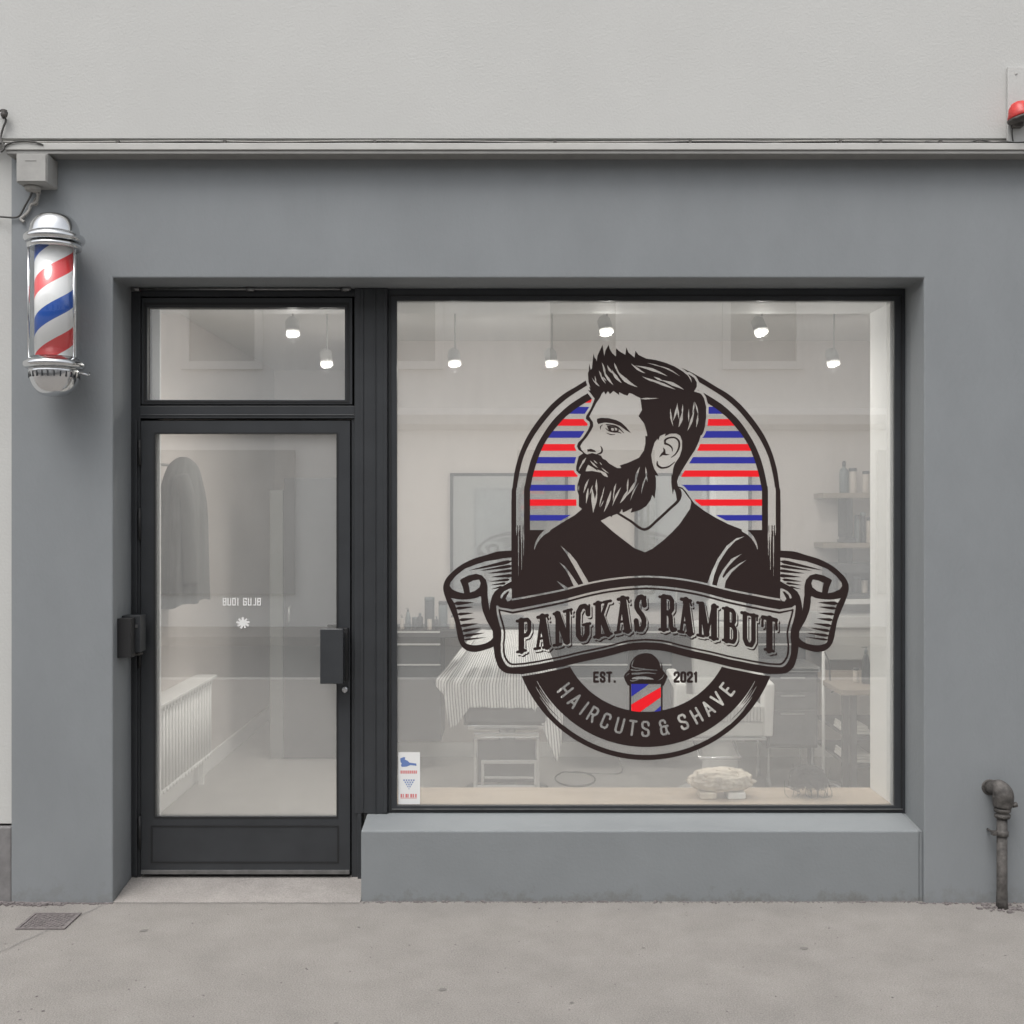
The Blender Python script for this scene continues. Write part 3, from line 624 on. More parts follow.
# wall shelves at the right
def shelf(pyt, label, gr):
    y0 = 2.66; t = thing('wall_shelf', label, 'shelf', (WX(870,y0), YB, WZ(pyt,y0)), gr)
    z = WZ(pyt, y0); b = B(); b.box(WX(823,y0), WX(925,y0), y0, YB-.002, z-.035, z); b.build('board', 'shelf_wood', t, .003)
    b = B(); b.box(WX(847,y0+.02), WX(853,y0+.02), y0+.03, YB-.003, z-.30, z-.0355); b.build('bracket', 'dark_unit', t)
    return z
s1 = shelf(493, 'upper wooden wall shelf with bottles, right side of the display window', 'wooden wall shelves')
s2 = shelf(543, 'lower wooden wall shelf with narrow bottles, right side of the display window', 'wooden wall shelves')
g = 'bottles on the wall shelves'
bottle(844, 9, 461, 2.75, 'bottle_grey', 'tall grey bottle at the left of the upper shelf', 0, s1+.0005, g)
bottle(852.8, 8, 468, 2.75, 'bottle_pale', 'pale capped canister beside the tall bottle on the upper shelf', 1, s1+.0005, g)
bottle(866, 7, 471, 2.72, 'bottle_pale', 'pale jar nearest the white reveal on the upper shelf', 1, s1+.0005, g)
bottle(857, 5, 515, 2.75, 'bottle_grey', 'narrow grey bottle at the left of the lower shelf', 1, s2+.0005, g)
bottle(863, 5.4, 512, 2.75, 'bottle_dark', 'narrow dark bottle in the middle of the lower shelf', 1, s2+.0005, g)
bottle(868.8, 4.5, 517, 2.72, 'bottle_pale', 'narrow pale bottle nearest the reveal on the lower shelf', 1, s2+.0005, g)
b = B(); z = s2+.0005; b.box(WX(839,2.8), WX(852,2.8), 2.7, 2.85, z, z+.022); b.box(WX(840.5,2.8), WX(851,2.8), 2.71, 2.84, z+.0225, z+.04)
tag(b.build('book_stack', 'bottle_dark', None, .002), 'low dark stack lying on the lower wall shelf', 'books')
cu = thing('wall_cupboard', 'grey open wall cupboard holding pale jars below the wooden shelves', 'cupboard', (WX(860,2.7), 2.8, WZ(600,2.66)))
b = B(); y=2.62; b.ring(WX(833,y), WX(925,y), WZ(598,y), WZ(564,y), WX(836,y), WX(922,y), WZ(594,y), WZ(573,y), y, YB-.01); b.box(WX(835,y), WX(923,y), YB-.03, YB-.011, WZ(596,y), WZ(570,y)); b.build('carcass', 'leather', cu, .002)
b = B(); b.box(WX(834,y), WX(925,y), y-.01, YB-.002, WZ(604,y), WZ(599,y)); b.build('bottom_board', 'int_white', cu)
g = 'jars in the wall cupboard'
for k,(p,w,tp,m_,lb) in enumerate(((841,6,577,'bottle_pale','pale jar at the left in the grey cupboard'),(848.5,5,579,'bottle_grey','grey jar second from left in the grey cupboard'),(856,7,576,'bottle_dark','widest dark jar in the grey cupboard'),(864.5,6,578,'bottle_pale','pale jar nearest the reveal in the grey cupboard'))):
    bottle(p, w, tp, 2.72, m_, lb, 1, WZ(594,2.62)+.0008, g)
# white counter block and work table on the right
wt = thing('work_table', 'wooden topped work table on black legs at the right end of the shop', 'table', (2.3,1.9,ZF))
b = B(); zt2 = WZ(690, 1.5)
b.box(WX(841,1.5), 2.85, 1.5, 2.35, zt2-.032, zt2); b.build('table_top', 'shelf_wood', wt, .003)
for (x,y) in ((WX(843,1.52),1.52),(WX(851,1.52),1.52),(2.8,1.52),(WX(843,1.52),2.3),(2.8,2.3)):
    b = B(); b.box(x, x+.035, y, y+.035, ZF+.001, zt2-.0355); b.build('leg', 'dark_unit', wt)
for zq in (WZ(737,1.55), WZ(765,1.55)):
    b = B(); b.box(WX(843,1.55)+.036, 2.8, 1.556, 2.29, zq-.02, zq); b.build('rack_shelf', 'dark_unit', wt)
for k,(p0,p1,q,zz,lb) in enumerate(((829.5+14.5,849,730,WZ(737,1.55),'white folded towels on the upper rack of the work table, left of its leg'),(853,868,731,WZ(737,1.55),'white folded towels on the upper rack of the work table, right of its leg'),(844.5,850,759,WZ(765,1.55),'crumpled white towel on the lowest rack of the work table'),(853,871,758,WZ(765,1.55),'pale towel bundle on the lowest rack beside the reveal'))):
    b = B(); x0_, x1_ = WX(p0,1.6)+.02, WX(p1,1.6)+.02; h = .05
    for j in range(3): b.box(x0_+.004*j, x1_-.006*j, 1.6+.01*j, 1.9, zz+.001+j*h/3, zz+(j+1)*h/3-.001)
    tag(b.build('towel_stack', 'towel', None, .006), lb, 'towels', 'towels racked under the work table')
bottle(866, 9, 647, 1.75, 'bottle_dark', 'tall dark spray bottle on the wooden work table', 2, zt2+.0008)
bottle(856, 6, 668, 1.8, 'bottle_pale', 'short pale jar on the wooden work table', 1, zt2+.0008)
b = B(); y=2.5; b.box(WX(825,y), WX(925,y), y, YB-.003, WZ(660,y), WZ(628,y)); b.box(WX(824,y), WX(925,y), y-.02, YB-.003, WZ(627.8,y), WZ(616,y)); 
tag(b.build('storage_chest', 'pale_vinyl', None, .004), 'pale storage chest against the back wall behind the work table', 'chest')
# dark trolley and pale pole
tl = thing('salon_trolley', 'dark salon trolley on castors beside the pale upright pole', 'trolley', (WX(795,2.0),2.05,ZF))
y=1.95
b = B(); b.box(WX(766,y), WX(818,y), y, y+.38, WZ(748,y), WZ(672,y)); b.build('cabinet', 'dark_unit', tl, .006)
for q0,q1 in ((674,690),(692,708),(710,744)):
    b = B(); b.box(WX(768.5,y), WX(815.5,y), y-.014, y-.0005, WZ(q1,y), WZ(q0,y)); dr = b.build('drawer', 'leather', tl, .003)
    b = B(); b.box(WX(780,y), WX(804,y), y-.026, y-.0145, WZ(q0+4,y), WZ(q0+2.6,y)); b.build('handle', 'steel', dr)
b = B(); b.ring(WX(764,y), WX(820,y), WZ(672,y)+.001, WZ(667,y), WX(766,y), WX(818,y), WZ(671,y), WZ(668.5,y), y-.01, y+.39); b.build('tray_rim', 'steel', tl)
for p in (770, 814):
    for yy in (y+.04, y+.34):
        b = B(); m = Matrix.Translation((WX(p,y), yy, ZF+.031)) @ Matrix.Rotation(R(90),4,'Y'); b.lathe([(.012,-.012),(.03,-.010),(.03,.010),(.012,.012)], (0,0,0), 18, m); b.tube([(WX(p,y),yy,ZF+.03),(WX(p,y),yy,WZ(748,y)-.001)], .008, 8); b.build('castor', 'steel', tl)
sd = thing('lamp_stand', 'pale upright lamp stand between the trolley and the work table', 'stand', (WX(823.5,1.9),1.9,ZF))
b = B(); b.tube([(WX(823.5,1.9),1.9,ZF+.06),(WX(823.5,1.9),1.9,WZ(645,1.9))], .0105, 12); b.build('pole', 'int_white', sd)
for a in range(5):
    b = B(); x=WX(823.5,1.9); an = R(72*a+20); b.tube([(x,1.9,ZF+.07),(x+.1*math.cos(an),1.9+.1*math.sin(an),ZF+.05),(x+.17*math.cos(an),1.9+.17*math.sin(an),ZF+.02)], .009, 8); b.build('foot', 'steel', sd)
b = B(); b.tube(spl([(WX(823.5,1.9),1.9,WZ(650,1.9)),(WX(828,1.9),1.87,WZ(662,1.9)),(WX(829,1.9),1.87,WZ(680,1.9)),(WX(835,1.9),1.87,WZ(686,1.9)),(WX(830,1.9),1.87,WZ(692,1.9))]), .005, 8); b.build('flex', 'cable', sd)

# caped barber chair, facing the window
y = 1.62; s = F/(D+y)
ch = thing('barber_chair', 'barber chair with chrome foot frame under a striped cape, left in the display window', 'barber chair', (WX(507,y),y+.3,ZF), 'barber chairs')
def wb(b, a0, a1, c0, c1, ya, yb, yr=None): yr = y if yr is None else yr; b.box(WX(a0,yr), WX(a1,yr), ya, yb, WZ(c1,yr), WZ(c0,yr))
b = B(); wb(b, 466, 546, 707, 724, y, y+.46); b.build('seat', 'leather', ch, .018)
b = B(); wb(b, 467, 545, 725.5, 730, y+.01, y+.45); b.build('seat_trim', 'chrome', ch, .004)
b = B(); wb(b, 474, 540, 640, 704, y+.44, y+.52); b.build('backrest', 'leather', ch, .02)
b = B(); wb(b, 487, 525, 622, 638, y+.45, y+.52); b.build('headrest', 'leather', ch, .015)
for p in (465, 547):
    b = B(); x=WX(p,y); b.box(x-.025,x+.025,y+.03,y+.42,WZ(681,y),WZ(676,y)); b.tube([(x,y+.08,WZ(682,y)),(x,y+.08,WZ(728,y))], .012, 10); b.tube([(x,y+.38,WZ(682,y)),(x,y+.38,WZ(728,y))], .012, 10); b.build('armrest', 'leather', ch, .008)
b = B(); m = None
x=WX(507,y); b.lathe([(.26,0),(.255,.02),(.12,.035),(.07,.05),(.07,.2),(.05,.21),(.05,.42)], (x,y+.28,ZF+.001), 36); b.build('pedestal', 'chrome', ch)
b = B(); yy = y-.10
wb(b, 474, 539, 733.5, 737.5, yy, yy+.03, yy); wb(b, 473.5, 477, 738, 789, yy, yy+.025, yy); wb(b, 536, 539.5, 738, 789, yy, yy+.025, yy)
wb(b, 477.5, 535.5, 784, 789, yy-.02, yy+.06, yy)
b.build('foot_frame', 'chrome', ch, .003)
b = B(); wb(b, 477.4, 535.6, 740, 783, yy+.012, yy+.018, yy); b.build('leg_panel', 'leather', ch)
b = B(); yz = yy-.09
wb(b, 481, 537, 760, 763.8, yz, yz+.06, yz); wb(b, 481, 484, 764, 786, yz+.02, yz+.04, yz); wb(b, 534, 537, 764, 786, yz+.02, yz+.04, yz); wb(b, 484.2, 533.8, 777, 779.5, yz+.015, yz+.03, yz)
b.build('footrest', 'chrome', ch, .002)
# cape
def cape():
    bm = bmesh.new(); NU, NV = 120, 40; uvl = bm.loops.layers.uv.new('UVMap'); yc = y-.02
    def bot(u):
        P = [(0,690),(.07,697),(.09,731),(.15,728),(.24,713),(.27,707),(.5,708),(.76,708),(.80,716),(.86,742),(.92,766),(.96,755),(1,722)]
        for a, c in zip(P, P[1:]):
            if u <= c[0]: return a[1]+(c[1]-a[1])*(u-a[0])/(c[0]-a[0])
        return P[-1][1]
    G = []
    for i in range(NU+1):
        u = i/NU; row = []
        for j in range(NV+1):
            v = j/NV; py = 636+(bot(u)-636)*v; d = min(1, (py-636)/48)
            w = d**.8; xl = 478-44*w+4*max(0,(py-690)/60); xr = 540+22*w+5*max(0,(py-700)/60)
            px = xl+(xr-xl)*(u**1.0)
            flap = max(0, .27-u)/.27 + max(0, u-.77)/.23
            yy = yc + .34*(1-min(1,v*2.2))**1.6 + .012*math.sin(u*46+v*3)*min(1,v*2) + .03*flap*math.sin(v*9+u*30) + .16*flap*v
            row.append((bm.verts.new((WX(px,yc), yy, WZ(py,yc))), u, v))
        G.append(row)
    for i in range(NU):
        for j in range(NV):
            q = [G[i][j], G[i+1][j], G[i+1][j+1], G[i][j+1]]
            f = bm.faces.new([a[0] for a in q]); f.smooth = True
            for l, a in zip(f.loops, q): l[uvl].uv = (a[1], a[2])
    me = bpy.data.meshes.new('barber_cape'); bm.to_mesh(me); bm.free(); me.materials.append(M['cape'])
    o = bpy.data.objects.new('barber_cape', me); C.objects.link(o)
    so = o.modifiers.new('solid', 'SOLIDIFY'); so.thickness = .003
    tag(o, 'white barber cape with thin grey stripes draped over the left barber chair', 'cape')
cape()
# floor cable loop
cable('floor_cable', 'thin cable looped on the floor right of the caped chair', [(WX(560+20*math.sin(a)+15,2.2), 2.2+.2*math.cos(a), ZF+.006) for a in [k*.5 for k in range(13)]] + [(WX(620,2.3),2.35,ZF+.006),(WX(618,2.4),2.42,ZF+.1)], .005, 'cable')

# second barber chair, pale, on a white pedestal
y = 1.55
c2 = thing('barber_chair', 'pale barber chair on a white round pedestal behind the lower right of the decal', 'barber chair', (WX(722,y+.3),y+.3,ZF), 'barber chairs')
x = WX(720,y+.25)
b = B(); b.lathe([(.27,0),(.265,.02),(.13,.04),(.108,.06),(.103,WZ(745,y+.15)-ZF-.03),(.09,WZ(742,y+.15)-ZF)], (x,y+.25,ZF+.001), 40); b.build('pedestal', 'white_paint', c2)
b = B(); wb(b, 690, 764, 722, 737, y, y+.5); b.build('seat_base', 'pale_vinyl', c2, .012)
b = B()
for k in range(22): p = 690.8+k*3.32; wb(b, p, p+2.9, 706, 721.5, y-.01, y+.46)
b.build('seat', 'pale_vinyl', c2, .006)
b = B(); wb(b, 689, 766, 737.5, 740, y-.012, y+.49); b.build('seat_trim', 'chrome', c2, .002)
b = B(); m = Matrix.Translation((WX(727,y+.5), y+.5, WZ(700,y+.5))) @ Matrix.Rotation(R(-12),4,'X'); b.box(-.21,.21,-.03,.05,0,.5,m); b.build('backrest', 'pale_vinyl', c2, .03)
b = B(); m = Matrix.Translation((WX(727,y+.6), y+.6, WZ(622,y+.5))) @ Matrix.Rotation(R(-12),4,'X'); b.box(-.12,.12,-.03,.05,0,.13,m); b.tube([m@Vector((0,.01,-.08)), m@Vector((0,.01,.02))], .015, 8); b.build('headrest', 'pale_vinyl', c2, .02)
for p in (681, 769):
    b = B(); xx = WX(p,y); b.prism_x([(y-.02,WZ(690,y)),(y-.02,WZ(683,y)),(y+.42,WZ(678,y)),(y+.42,WZ(686,y)),(y+.10,WZ(692,y)),(y+.12,WZ(736,y)),(y+.03,WZ(738,y))], xx-.03, xx+.03); b.build('armrest', 'int_white', c2, .012)
b = B(); yy=y-.2; b.tube([(WX(700,yy),y,WZ(742,y)),(WX(700,yy),yy,WZ(758,yy)),(WX(740,yy),yy,WZ(758,yy)),(WX(740,yy),y,WZ(742,y))], .010, 10); b.build('footrest', 'chrome', c2)

# left wall: coat and radiator
ct = thing('hanging_coat', 'dark grey coat hanging on the left wall, seen through the entrance door', 'coat', (-1.86,1.35,WZ(606,1.35)))
b = B(); bmc = b.bm
prof = [(457,.02,.02),(460,.05,.045),(466,.08,.085),(478,.10,.14),(500,.118,.185),(530,.125,.2),(560,.13,.21),(590,.134,.22),(604,.135,.222)]
NS=72; prev=None
for q,(py,rx,ry) in enumerate([tuple(a) for a in spl(prof,5)]):
    z = WZ(py,1.35); cur=[]
    for k in range(NS):
        a = 2*math.pi*k/NS; f = min(1,(py-457)/60); w = 1+f*.07*math.sin(9*a+1.3)+f*.05*math.sin(17*a+py*.02)
        drop = (-.028*math.cos(a-.2)+.006*math.sin(7*a))*max(0,(py-560)/44)
        cur.append(bmc.verts.new((-1.857+rx*w*math.cos(a), 1.35+ry*w*math.sin(a), z-drop)))
    if prev:
        for k in range(NS): bmc.faces.new([prev[k],prev[(k+1)%NS],cur[(k+1)%NS],cur[k]]).smooth=True
    else: bmc.faces.new(cur)
    prev=cur
b.build('coat_body', 'coat', ct)
b = B(); b.tube(spl([(-1.83,1.22,WZ(476,1.35)),(-1.79,1.19,WZ(500,1.35)),(-1.775,1.18,WZ(540,1.35)),(-1.77,1.19,WZ(582,1.35))]), [.03,.04,.042,.043,.043,.043,.043,.043]+[.042]*17, 14); b.build('sleeve', 'coat', ct)
b = B(); b.tube(spl([(-2.007,1.35,WZ(464,1.35)),(-1.93,1.35,WZ(465,1.35)),(-1.875,1.35,WZ(462,1.35))]), .008, 8)
tag(b.build('coat_hook', 'steel'), 'small steel hook in the left wall carrying the dark coat', 'hook')
rd = thing('radiator', 'white column radiator low on the left wall, seen through the entrance door', 'radiator', (-1.95,1.6,ZF+.15))
z0, z1 = .215, .70
for k in range(22):
    yy = .82+k*.061; b = B()
    for xx in (-1.905,-1.955): b.tube([(xx,yy,z0+.02),(xx,yy,z1-.02)], .0125, 10)
    b.tube([(-1.98,yy,z1-.015),(-1.89,yy,z1-.015)], .016, 10); b.tube([(-1.98,yy,z0+.015),(-1.89,yy,z0+.015)], .016, 10); b.build('radiator_column', 'int_white', rd)
b = B(); b.box(-2.006,-1.87,.78,2.16,z1+.004,z1+.022); b.build('top_shelf', 'int_white', rd, .003)
for yy in (.9,2.05):
    b = B(); b.box(-2.007,-1.985,yy,yy+.03,ZF+.001+.15,z1-.05); b.box(-1.96,-1.93,yy,yy+.03,ZF+.001,z0); b.build('bracket', 'int_white', rd)

# fluffy lump and twig tangle on the wooden ledge
ZW = WZ(805,.3)
fl = thing('fluffy_ornament', 'cream fluffy ornament resting on two pale blocks on the wooden window ledge', 'ornament', (WX(720,.47),.47,ZW))
def blob(cx, cy, cz, rx, ry, rz, amp, fr, seg=72):
    b = B(); bm = b.bm; bmesh.ops.create_icosphere(bm, subdivisions=5, radius=1)
    for v in bm.verts:
        d = v.co.normalized(); n = noise.noise(d*fr)*amp + noise.noise(d*fr*2.7)*amp*.6 + abs(noise.noise(d*fr*4.5))*amp*1.3
        if d.z < -.3: n *= .3
        v.co = Vector((cx+d.x*rx*(1+n), cy+d.y*ry*(1+n), cz+max(d.z,-.55)*rz*(1+n)))
    for f in bm.faces: f.smooth = True
    return b
cx = WX(720.5,.47); s = F/(D+.47)
b = blob(cx, .47, ZW+.075, 31/s, .085, .062, .13, 3.5); b.build('fluffy_top', 'fluff', fl)
random.seed(4)
b = B()
for k in range(900):
    a = random.uniform(0,6.283); e = random.uniform(-.15,1.3); dx,dy,dz = math.cos(a)*math.cos(e), math.sin(a)*math.cos(e), math.sin(e)
    p = Vector((cx+dx*30/s, .47+dy*.085, ZW+.075+dz*.056)); rr = random.uniform(.003,.006)
    pts = [p+Vector((rr*math.cos(t+a)*1.0, rr*math.sin(t), rr*math.sin(t*1.3+e))) + Vector((dx,dy,dz))*t*.0006 for t in [j*.9 for j in range(6)]]
    b.tube(pts, .0018, 4, False)
b.build('curl_fringe', 'fluff', fl)
b = B(); b.box(WX(700,.4), WX(717,.4), .40, .52, ZW+.001, ZW+.032); b.build('block', 'fluff', fl, .006)
b = B(); b.box(WX(728,.4), WX(746,.4), .40, .52, ZW+.001, ZW+.034); b.build('block', 'int_white', fl, .006)
tw = thing('twig_bundle', 'dark tangled bundle of thin twigs on the wooden ledge near the reveal', 'twigs', (WX(808,.47),.47,ZW))
random.seed(12); b = B()
cx = WX(808,.47)
for k in range(420):
    a = random.uniform(0,6.283); e = random.uniform(-.3,1.3); pts=[]
    for j in range(7):
        a += random.uniform(-.5,.5); e += random.uniform(-.3,.3); rr = random.uniform(.35,1.03)
        pts.append(Vector((cx+rr*.1*math.cos(a)*math.cos(e), .47+rr*.075*math.sin(a)*math.cos(e), ZW+.07+rr*.085*math.sin(e)*(1 if math.sin(e)>0 else .7))))
    b.tube(spl(pts,3), .0016, 4, False)
for k in range(16):
    x0_ = cx+random.uniform(-.11,.1); b.tube(spl([(x0_,.43,ZW+.003),(x0_+random.uniform(-.03,.03),.42,ZW+.03),(x0_+random.uniform(-.04,.04),.45,ZW+random.uniform(.05,.17))],4), .0013, 4, False)
b.build('twigs', 'twig', tw)

# small stickers on the glass
YG = .2605
ss = thing('information_sticker', 'small white sticker with blue and red marks, lower left corner of the window', 'sticker', (fx(409), YG, fz(804)))
gx_ = lambda p: WX(p, YG); gz_ = lambda p: WZ(p, YG)
b = B(); b.box(gx_(398.3), gx_(420), YG, YG+.0012, gz_(804.3), gz_(752.3)); b.build('backing', 'ink_white', ss)
b = B()
pt = lambda L: [(gx_(390+a/12.8), gz_(740+c/12.8)) for a,c in L]
def flat(b, poly): b.face([Vector((p[0], YG-.0004, p[1])) for p in poly])
flat(b, pt([(130,235),(175,218),(195,222),(190,250),(225,265),(250,290),(335,300),(340,330),(260,320),(215,340),(150,345),(140,320),(150,300),(135,280)]))
b.build('blue_mark', 'ink_pale_blue', ss, recalc=False)
b = B()
for i in range(5):
    y0_ = 505+i*27; wv = 78-i*17
    for j in range(max(1,5-i)):
        n_ = max(1,5-i); xx = 245-wv+2*wv*j/n_; flat(b, pt([(xx+3,y0_),(xx+2*wv/n_-8,y0_),(xx+2*wv/n_-10,y0_+20),(xx+6,y0_+20)]))
b.build('blue_triangle', 'ink_pale_blue', ss, recalc=False)
b = B()
for k in range(9): xx = 135+k*24; flat(b, pt([(xx,390),(xx+17,390),(xx+17,430),(xx,430)]))
for k,w in enumerate((28,16,34,14,30,22,26)): xx = 135+k*31; flat(b, pt([(xx,690),(xx+w*.8,690),(xx+w*.8,735),(xx,735)]))
flat(b, pt([(135,740),(345,740),(345,747),(135,747)]))
b.build('red_text_line', 'ink_pale_red', ss, recalc=False)
ds = thing('door_lettering', 'tiny white lettering and round emblem stuck on the entrance door glass', 'lettering', (fx(243), YG, fz(628)))
GS = {'H':[[(0,0),(0,1)],[(1,0),(1,1)],[(0,.5),(1,.5)]],'A':[[(0,0),(0,1),(1,1),(1,0)],[(0,.45),(1,.45)]],'O':[[(0,0),(0,1),(1,1),(1,0),(0,0)]],'I':[[(.5,0),(.5,1)]],
      'G':[[(1,.8),(1,1),(0,1),(0,0),(1,0),(1,.5),(.5,.5)]],'U':[[(0,1),(0,0),(1,0),(1,1)]],'J':[[(1,1),(1,0),(.2,0)]],'B':[[(0,0),(0,1),(1,1),(1,0),(0,0)],[(0,.5),(1,.5)]]}
def seg_face(b, p, q, w, yv):
    d = Vector((q[0]-p[0], 0, q[1]-p[1])); 
    if d.length < 1e-9: return
    d.normalize(); n = Vector((-d.z,0,d.x))*w/2; e = d*w/2
    P = Vector((p[0],yv,p[1])); Q = Vector((q[0],yv,q[1])); b.face([P-e-n, Q+e-n, Q+e+n, P-e+n])
b = B(); xx = 223.3; kk = 0
for c in 'BUOI GUJB':
    if c == ' ': xx += 3.2; continue
    w = 2.6 if c != 'I' else 1.0
    for L in GS[c]:
        for p, q in zip(L, L[1:]):
            kk += 1; seg_face(b, (gx_(xx+p[0]*w), gz_(605-p[1]*6.6)), (gx_(xx+q[0]*w), gz_(605-q[1]*6.6)), 1.05/212.4, YG-.00003*kk)
    xx += w+2.1
b.build('word', 'ink_white', ds, recalc=False)
b = B()
for k in range(9):
    a = R(40*k); cx_, cz_ = 243, 623
    for (r0,r1,da) in ((1.2,5.2,.5),):
        p = (gx_(cx_+r0*math.cos(a)), gz_(cz_+r0*math.sin(a))); q = (gx_(cx_+r1*1.05*math.cos(a+da)), gz_(cz_+r1*.88*math.sin(a+da)))
        seg_face(b, p, q, (1.7 if k%2 else 2.2)/212.4, YG-.00003*k)
b.build('emblem', 'ink_white', ds, recalc=False)
# ---------------------------------------------------------------- the window decal, cut from flat vinyl film
S = 5; X0, Y0, X1, Y1 = 438, 336, 856, 766
GW, GH = (X1-X0)*S, (Y1-Y0)*S
G = np.zeros((GH, GW), np.uint8)          # 0 = bare glass, otherwise part*4 + ink
def mask(poly):
    P = np.array([(p[0], p[1]) for p in poly], float); P[:,0] = (P[:,0]-X0)*S; P[:,1] = (P[:,1]-Y0)*S
    ya = max(0, int(math.floor(P[:,1].min()))); yb = min(GH, int(math.ceil(P[:,1].max()))+1)
    xa = max(0, int(math.floor(P[:,0].min()))); xb = min(GW, int(math.ceil(P[:,0].max()))+1)
    if xb <= xa or yb <= ya: return None
    m = np.zeros((yb-ya, xb-xa), bool); Q = np.roll(P, -1, 0)
    for j in range(ya, yb):
        yc = j+.5; c = (P[:,1] <= yc) != (Q[:,1] <= yc)
        if not c.any(): continue
        a, q = P[c], Q[c]; xs = np.sort(a[:,0]+(yc-a[:,1])*(q[:,0]-a[:,0])/(q[:,1]-a[:,1]))
        for k in range(0, len(xs)-1, 2):
            i0 = int(max(xa, math.ceil(xs[k]-.5))); i1 = int(min(xb, math.ceil(xs[k+1]-.5)))
            if i1 > i0: m[j-ya, i0-xa:i1-xa] = True
    return ya, yb, xa, xb, m
CLIP = None
def paint(poly, code):
    r = mask(poly)
    if r is None: return
    ya, yb, xa, xb, m = r
    if CLIP is not None: m = m & CLIP[ya:yb, xa:xb]
    G[ya:yb, xa:xb][m] = code
def z8(x0, y0, L): return [(x0+a[0]/8, y0+a[1]/8) for a in L]
def stroke(pts, w, code, cap=True, fn=None):      # polyline with constant or varying width
    P = [(p[0], p[1]) for p in pts]; n = len(P)
    ws = w if isinstance(w, (list, tuple)) else [w]*n
    if not isinstance(w, (list, tuple)) or len(w) != n:
        if isinstance(w, (list, tuple)): ws = list(np.interp(np.linspace(0,1,n), np.linspace(0,1,len(w)), w))
    for i in range(n-1):
        (xa, ya), (xb, yb) = P[i], P[i+1]; d = math.hypot(xb-xa, yb-ya)
        if d < 1e-6: continue
        nx, ny = -(yb-ya)/d, (xb-xa)/d; a, b_ = ws[i]/2, ws[i+1]/2
        paint([(xa+nx*a, ya+ny*a), (xb+nx*b_, yb+ny*b_), (xb-nx*b_, yb-ny*b_), (xa-nx*a, ya-ny*a)], code)
    for i in range(0 if cap else 1, n if cap else n-1):
        r = ws[i]/2
        if r > .25: paint([(P[i][0]+r*math.cos(k*math.pi/5), P[i][1]+r*math.sin(k*math.pi/5)) for k in range(10)], code)
def leaf(p, q, w, code=0, bend=0.0, pos=.5):      # tapered sliver from p to q
    d = Vector((q[0]-p[0], q[1]-p[1])); n = Vector((-d.y, d.x)).normalized() if d.length > 0 else Vector((0,1)); A = []; Bq = []
    for k in range(11):
        t = k/10; c = Vector(p)+d*t+n*bend*4*t*(1-t)
        h = w/2*(t/pos if t < pos else (1-t)/(1-pos))**.8
        A.append(c+n*h); Bq.append(c-n*h)
    paint([tuple(v) for v in A+Bq[::-1]], code)
def s2(L, n=6): return [(v.x, v.y) for v in spl(L, n)]
def mir(L): return [(1292-p[0], p[1]) for p in L]
def dilate(m, r):
    out = np.zeros_like(m); h = GH
    cs = None
    for dy in range(-r, r+1):
        w = int(math.sqrt(r*r-dy*dy)); c = np.zeros((m.shape[0], m.shape[1]+1), np.int32); c[:,1:] = np.cumsum(m, 1)
        lo = np.clip(np.arange(m.shape[1])-w, 0, m.shape[1]); hi = np.clip(np.arange(m.shape[1])+w+1, 0, m.shape[1])
        hz = (c[:,hi]-c[:,lo]) > 0
        if dy >= 0: out[dy:] |= hz[:h-dy] if dy else hz
        else: out[:dy] |= hz[-dy:]
    return out
ARCH, STRIPE, MAN, BAND, RIB, LET, POLE, YEAR, STR2, YR2 = 1,2,3,4,5,6,7,8,9,10
K, RD, BL, WH = 0, 1, 2, 3
def code(p, c=K): return p*4+c

# --- arch frame
oo = [(511.5,600),(511.5,500),(512.5,487.5),(515,470),(520,452.5),(527.5,436),(537.5,421),(550,406),(563,394.5),(577,386),(591,377.5),(610,368),(628,362),(646,360)]
oi = [(516.1,600),(516.2,498),(517,487.5),(519.2,474),(523.9,456),(531.5,440),(541.5,425),(554,410),(566.5,398.8),(580,389.8),(594,381.5),(612,372.5),(629,367),(646,365)]
io = [(524,600),(524,498),(525,485),(528.7,467.5),(533.7,452.5),(541.2,437.5),(552.5,421),(566.2,407.5),(577.5,399.4),(590,392),(607,383.5),(627,377.5),(646,375.5)]
ii = [(530,600),(530,498),(530.6,487.5),(533.7,472.5),(537.5,460),(542.5,447.5),(550,435),(562.5,420),(571,412.5),(580,406),(592,399),(609,391),(628,385.5),(646,383.5)]
def arch(L, c): P = s2(L, 5); paint(P + mir(P)[::-1], c)
arch(oo, code(ARCH)); arch(oi, 0); arch(io, code(ARCH)); arch(ii, 0)
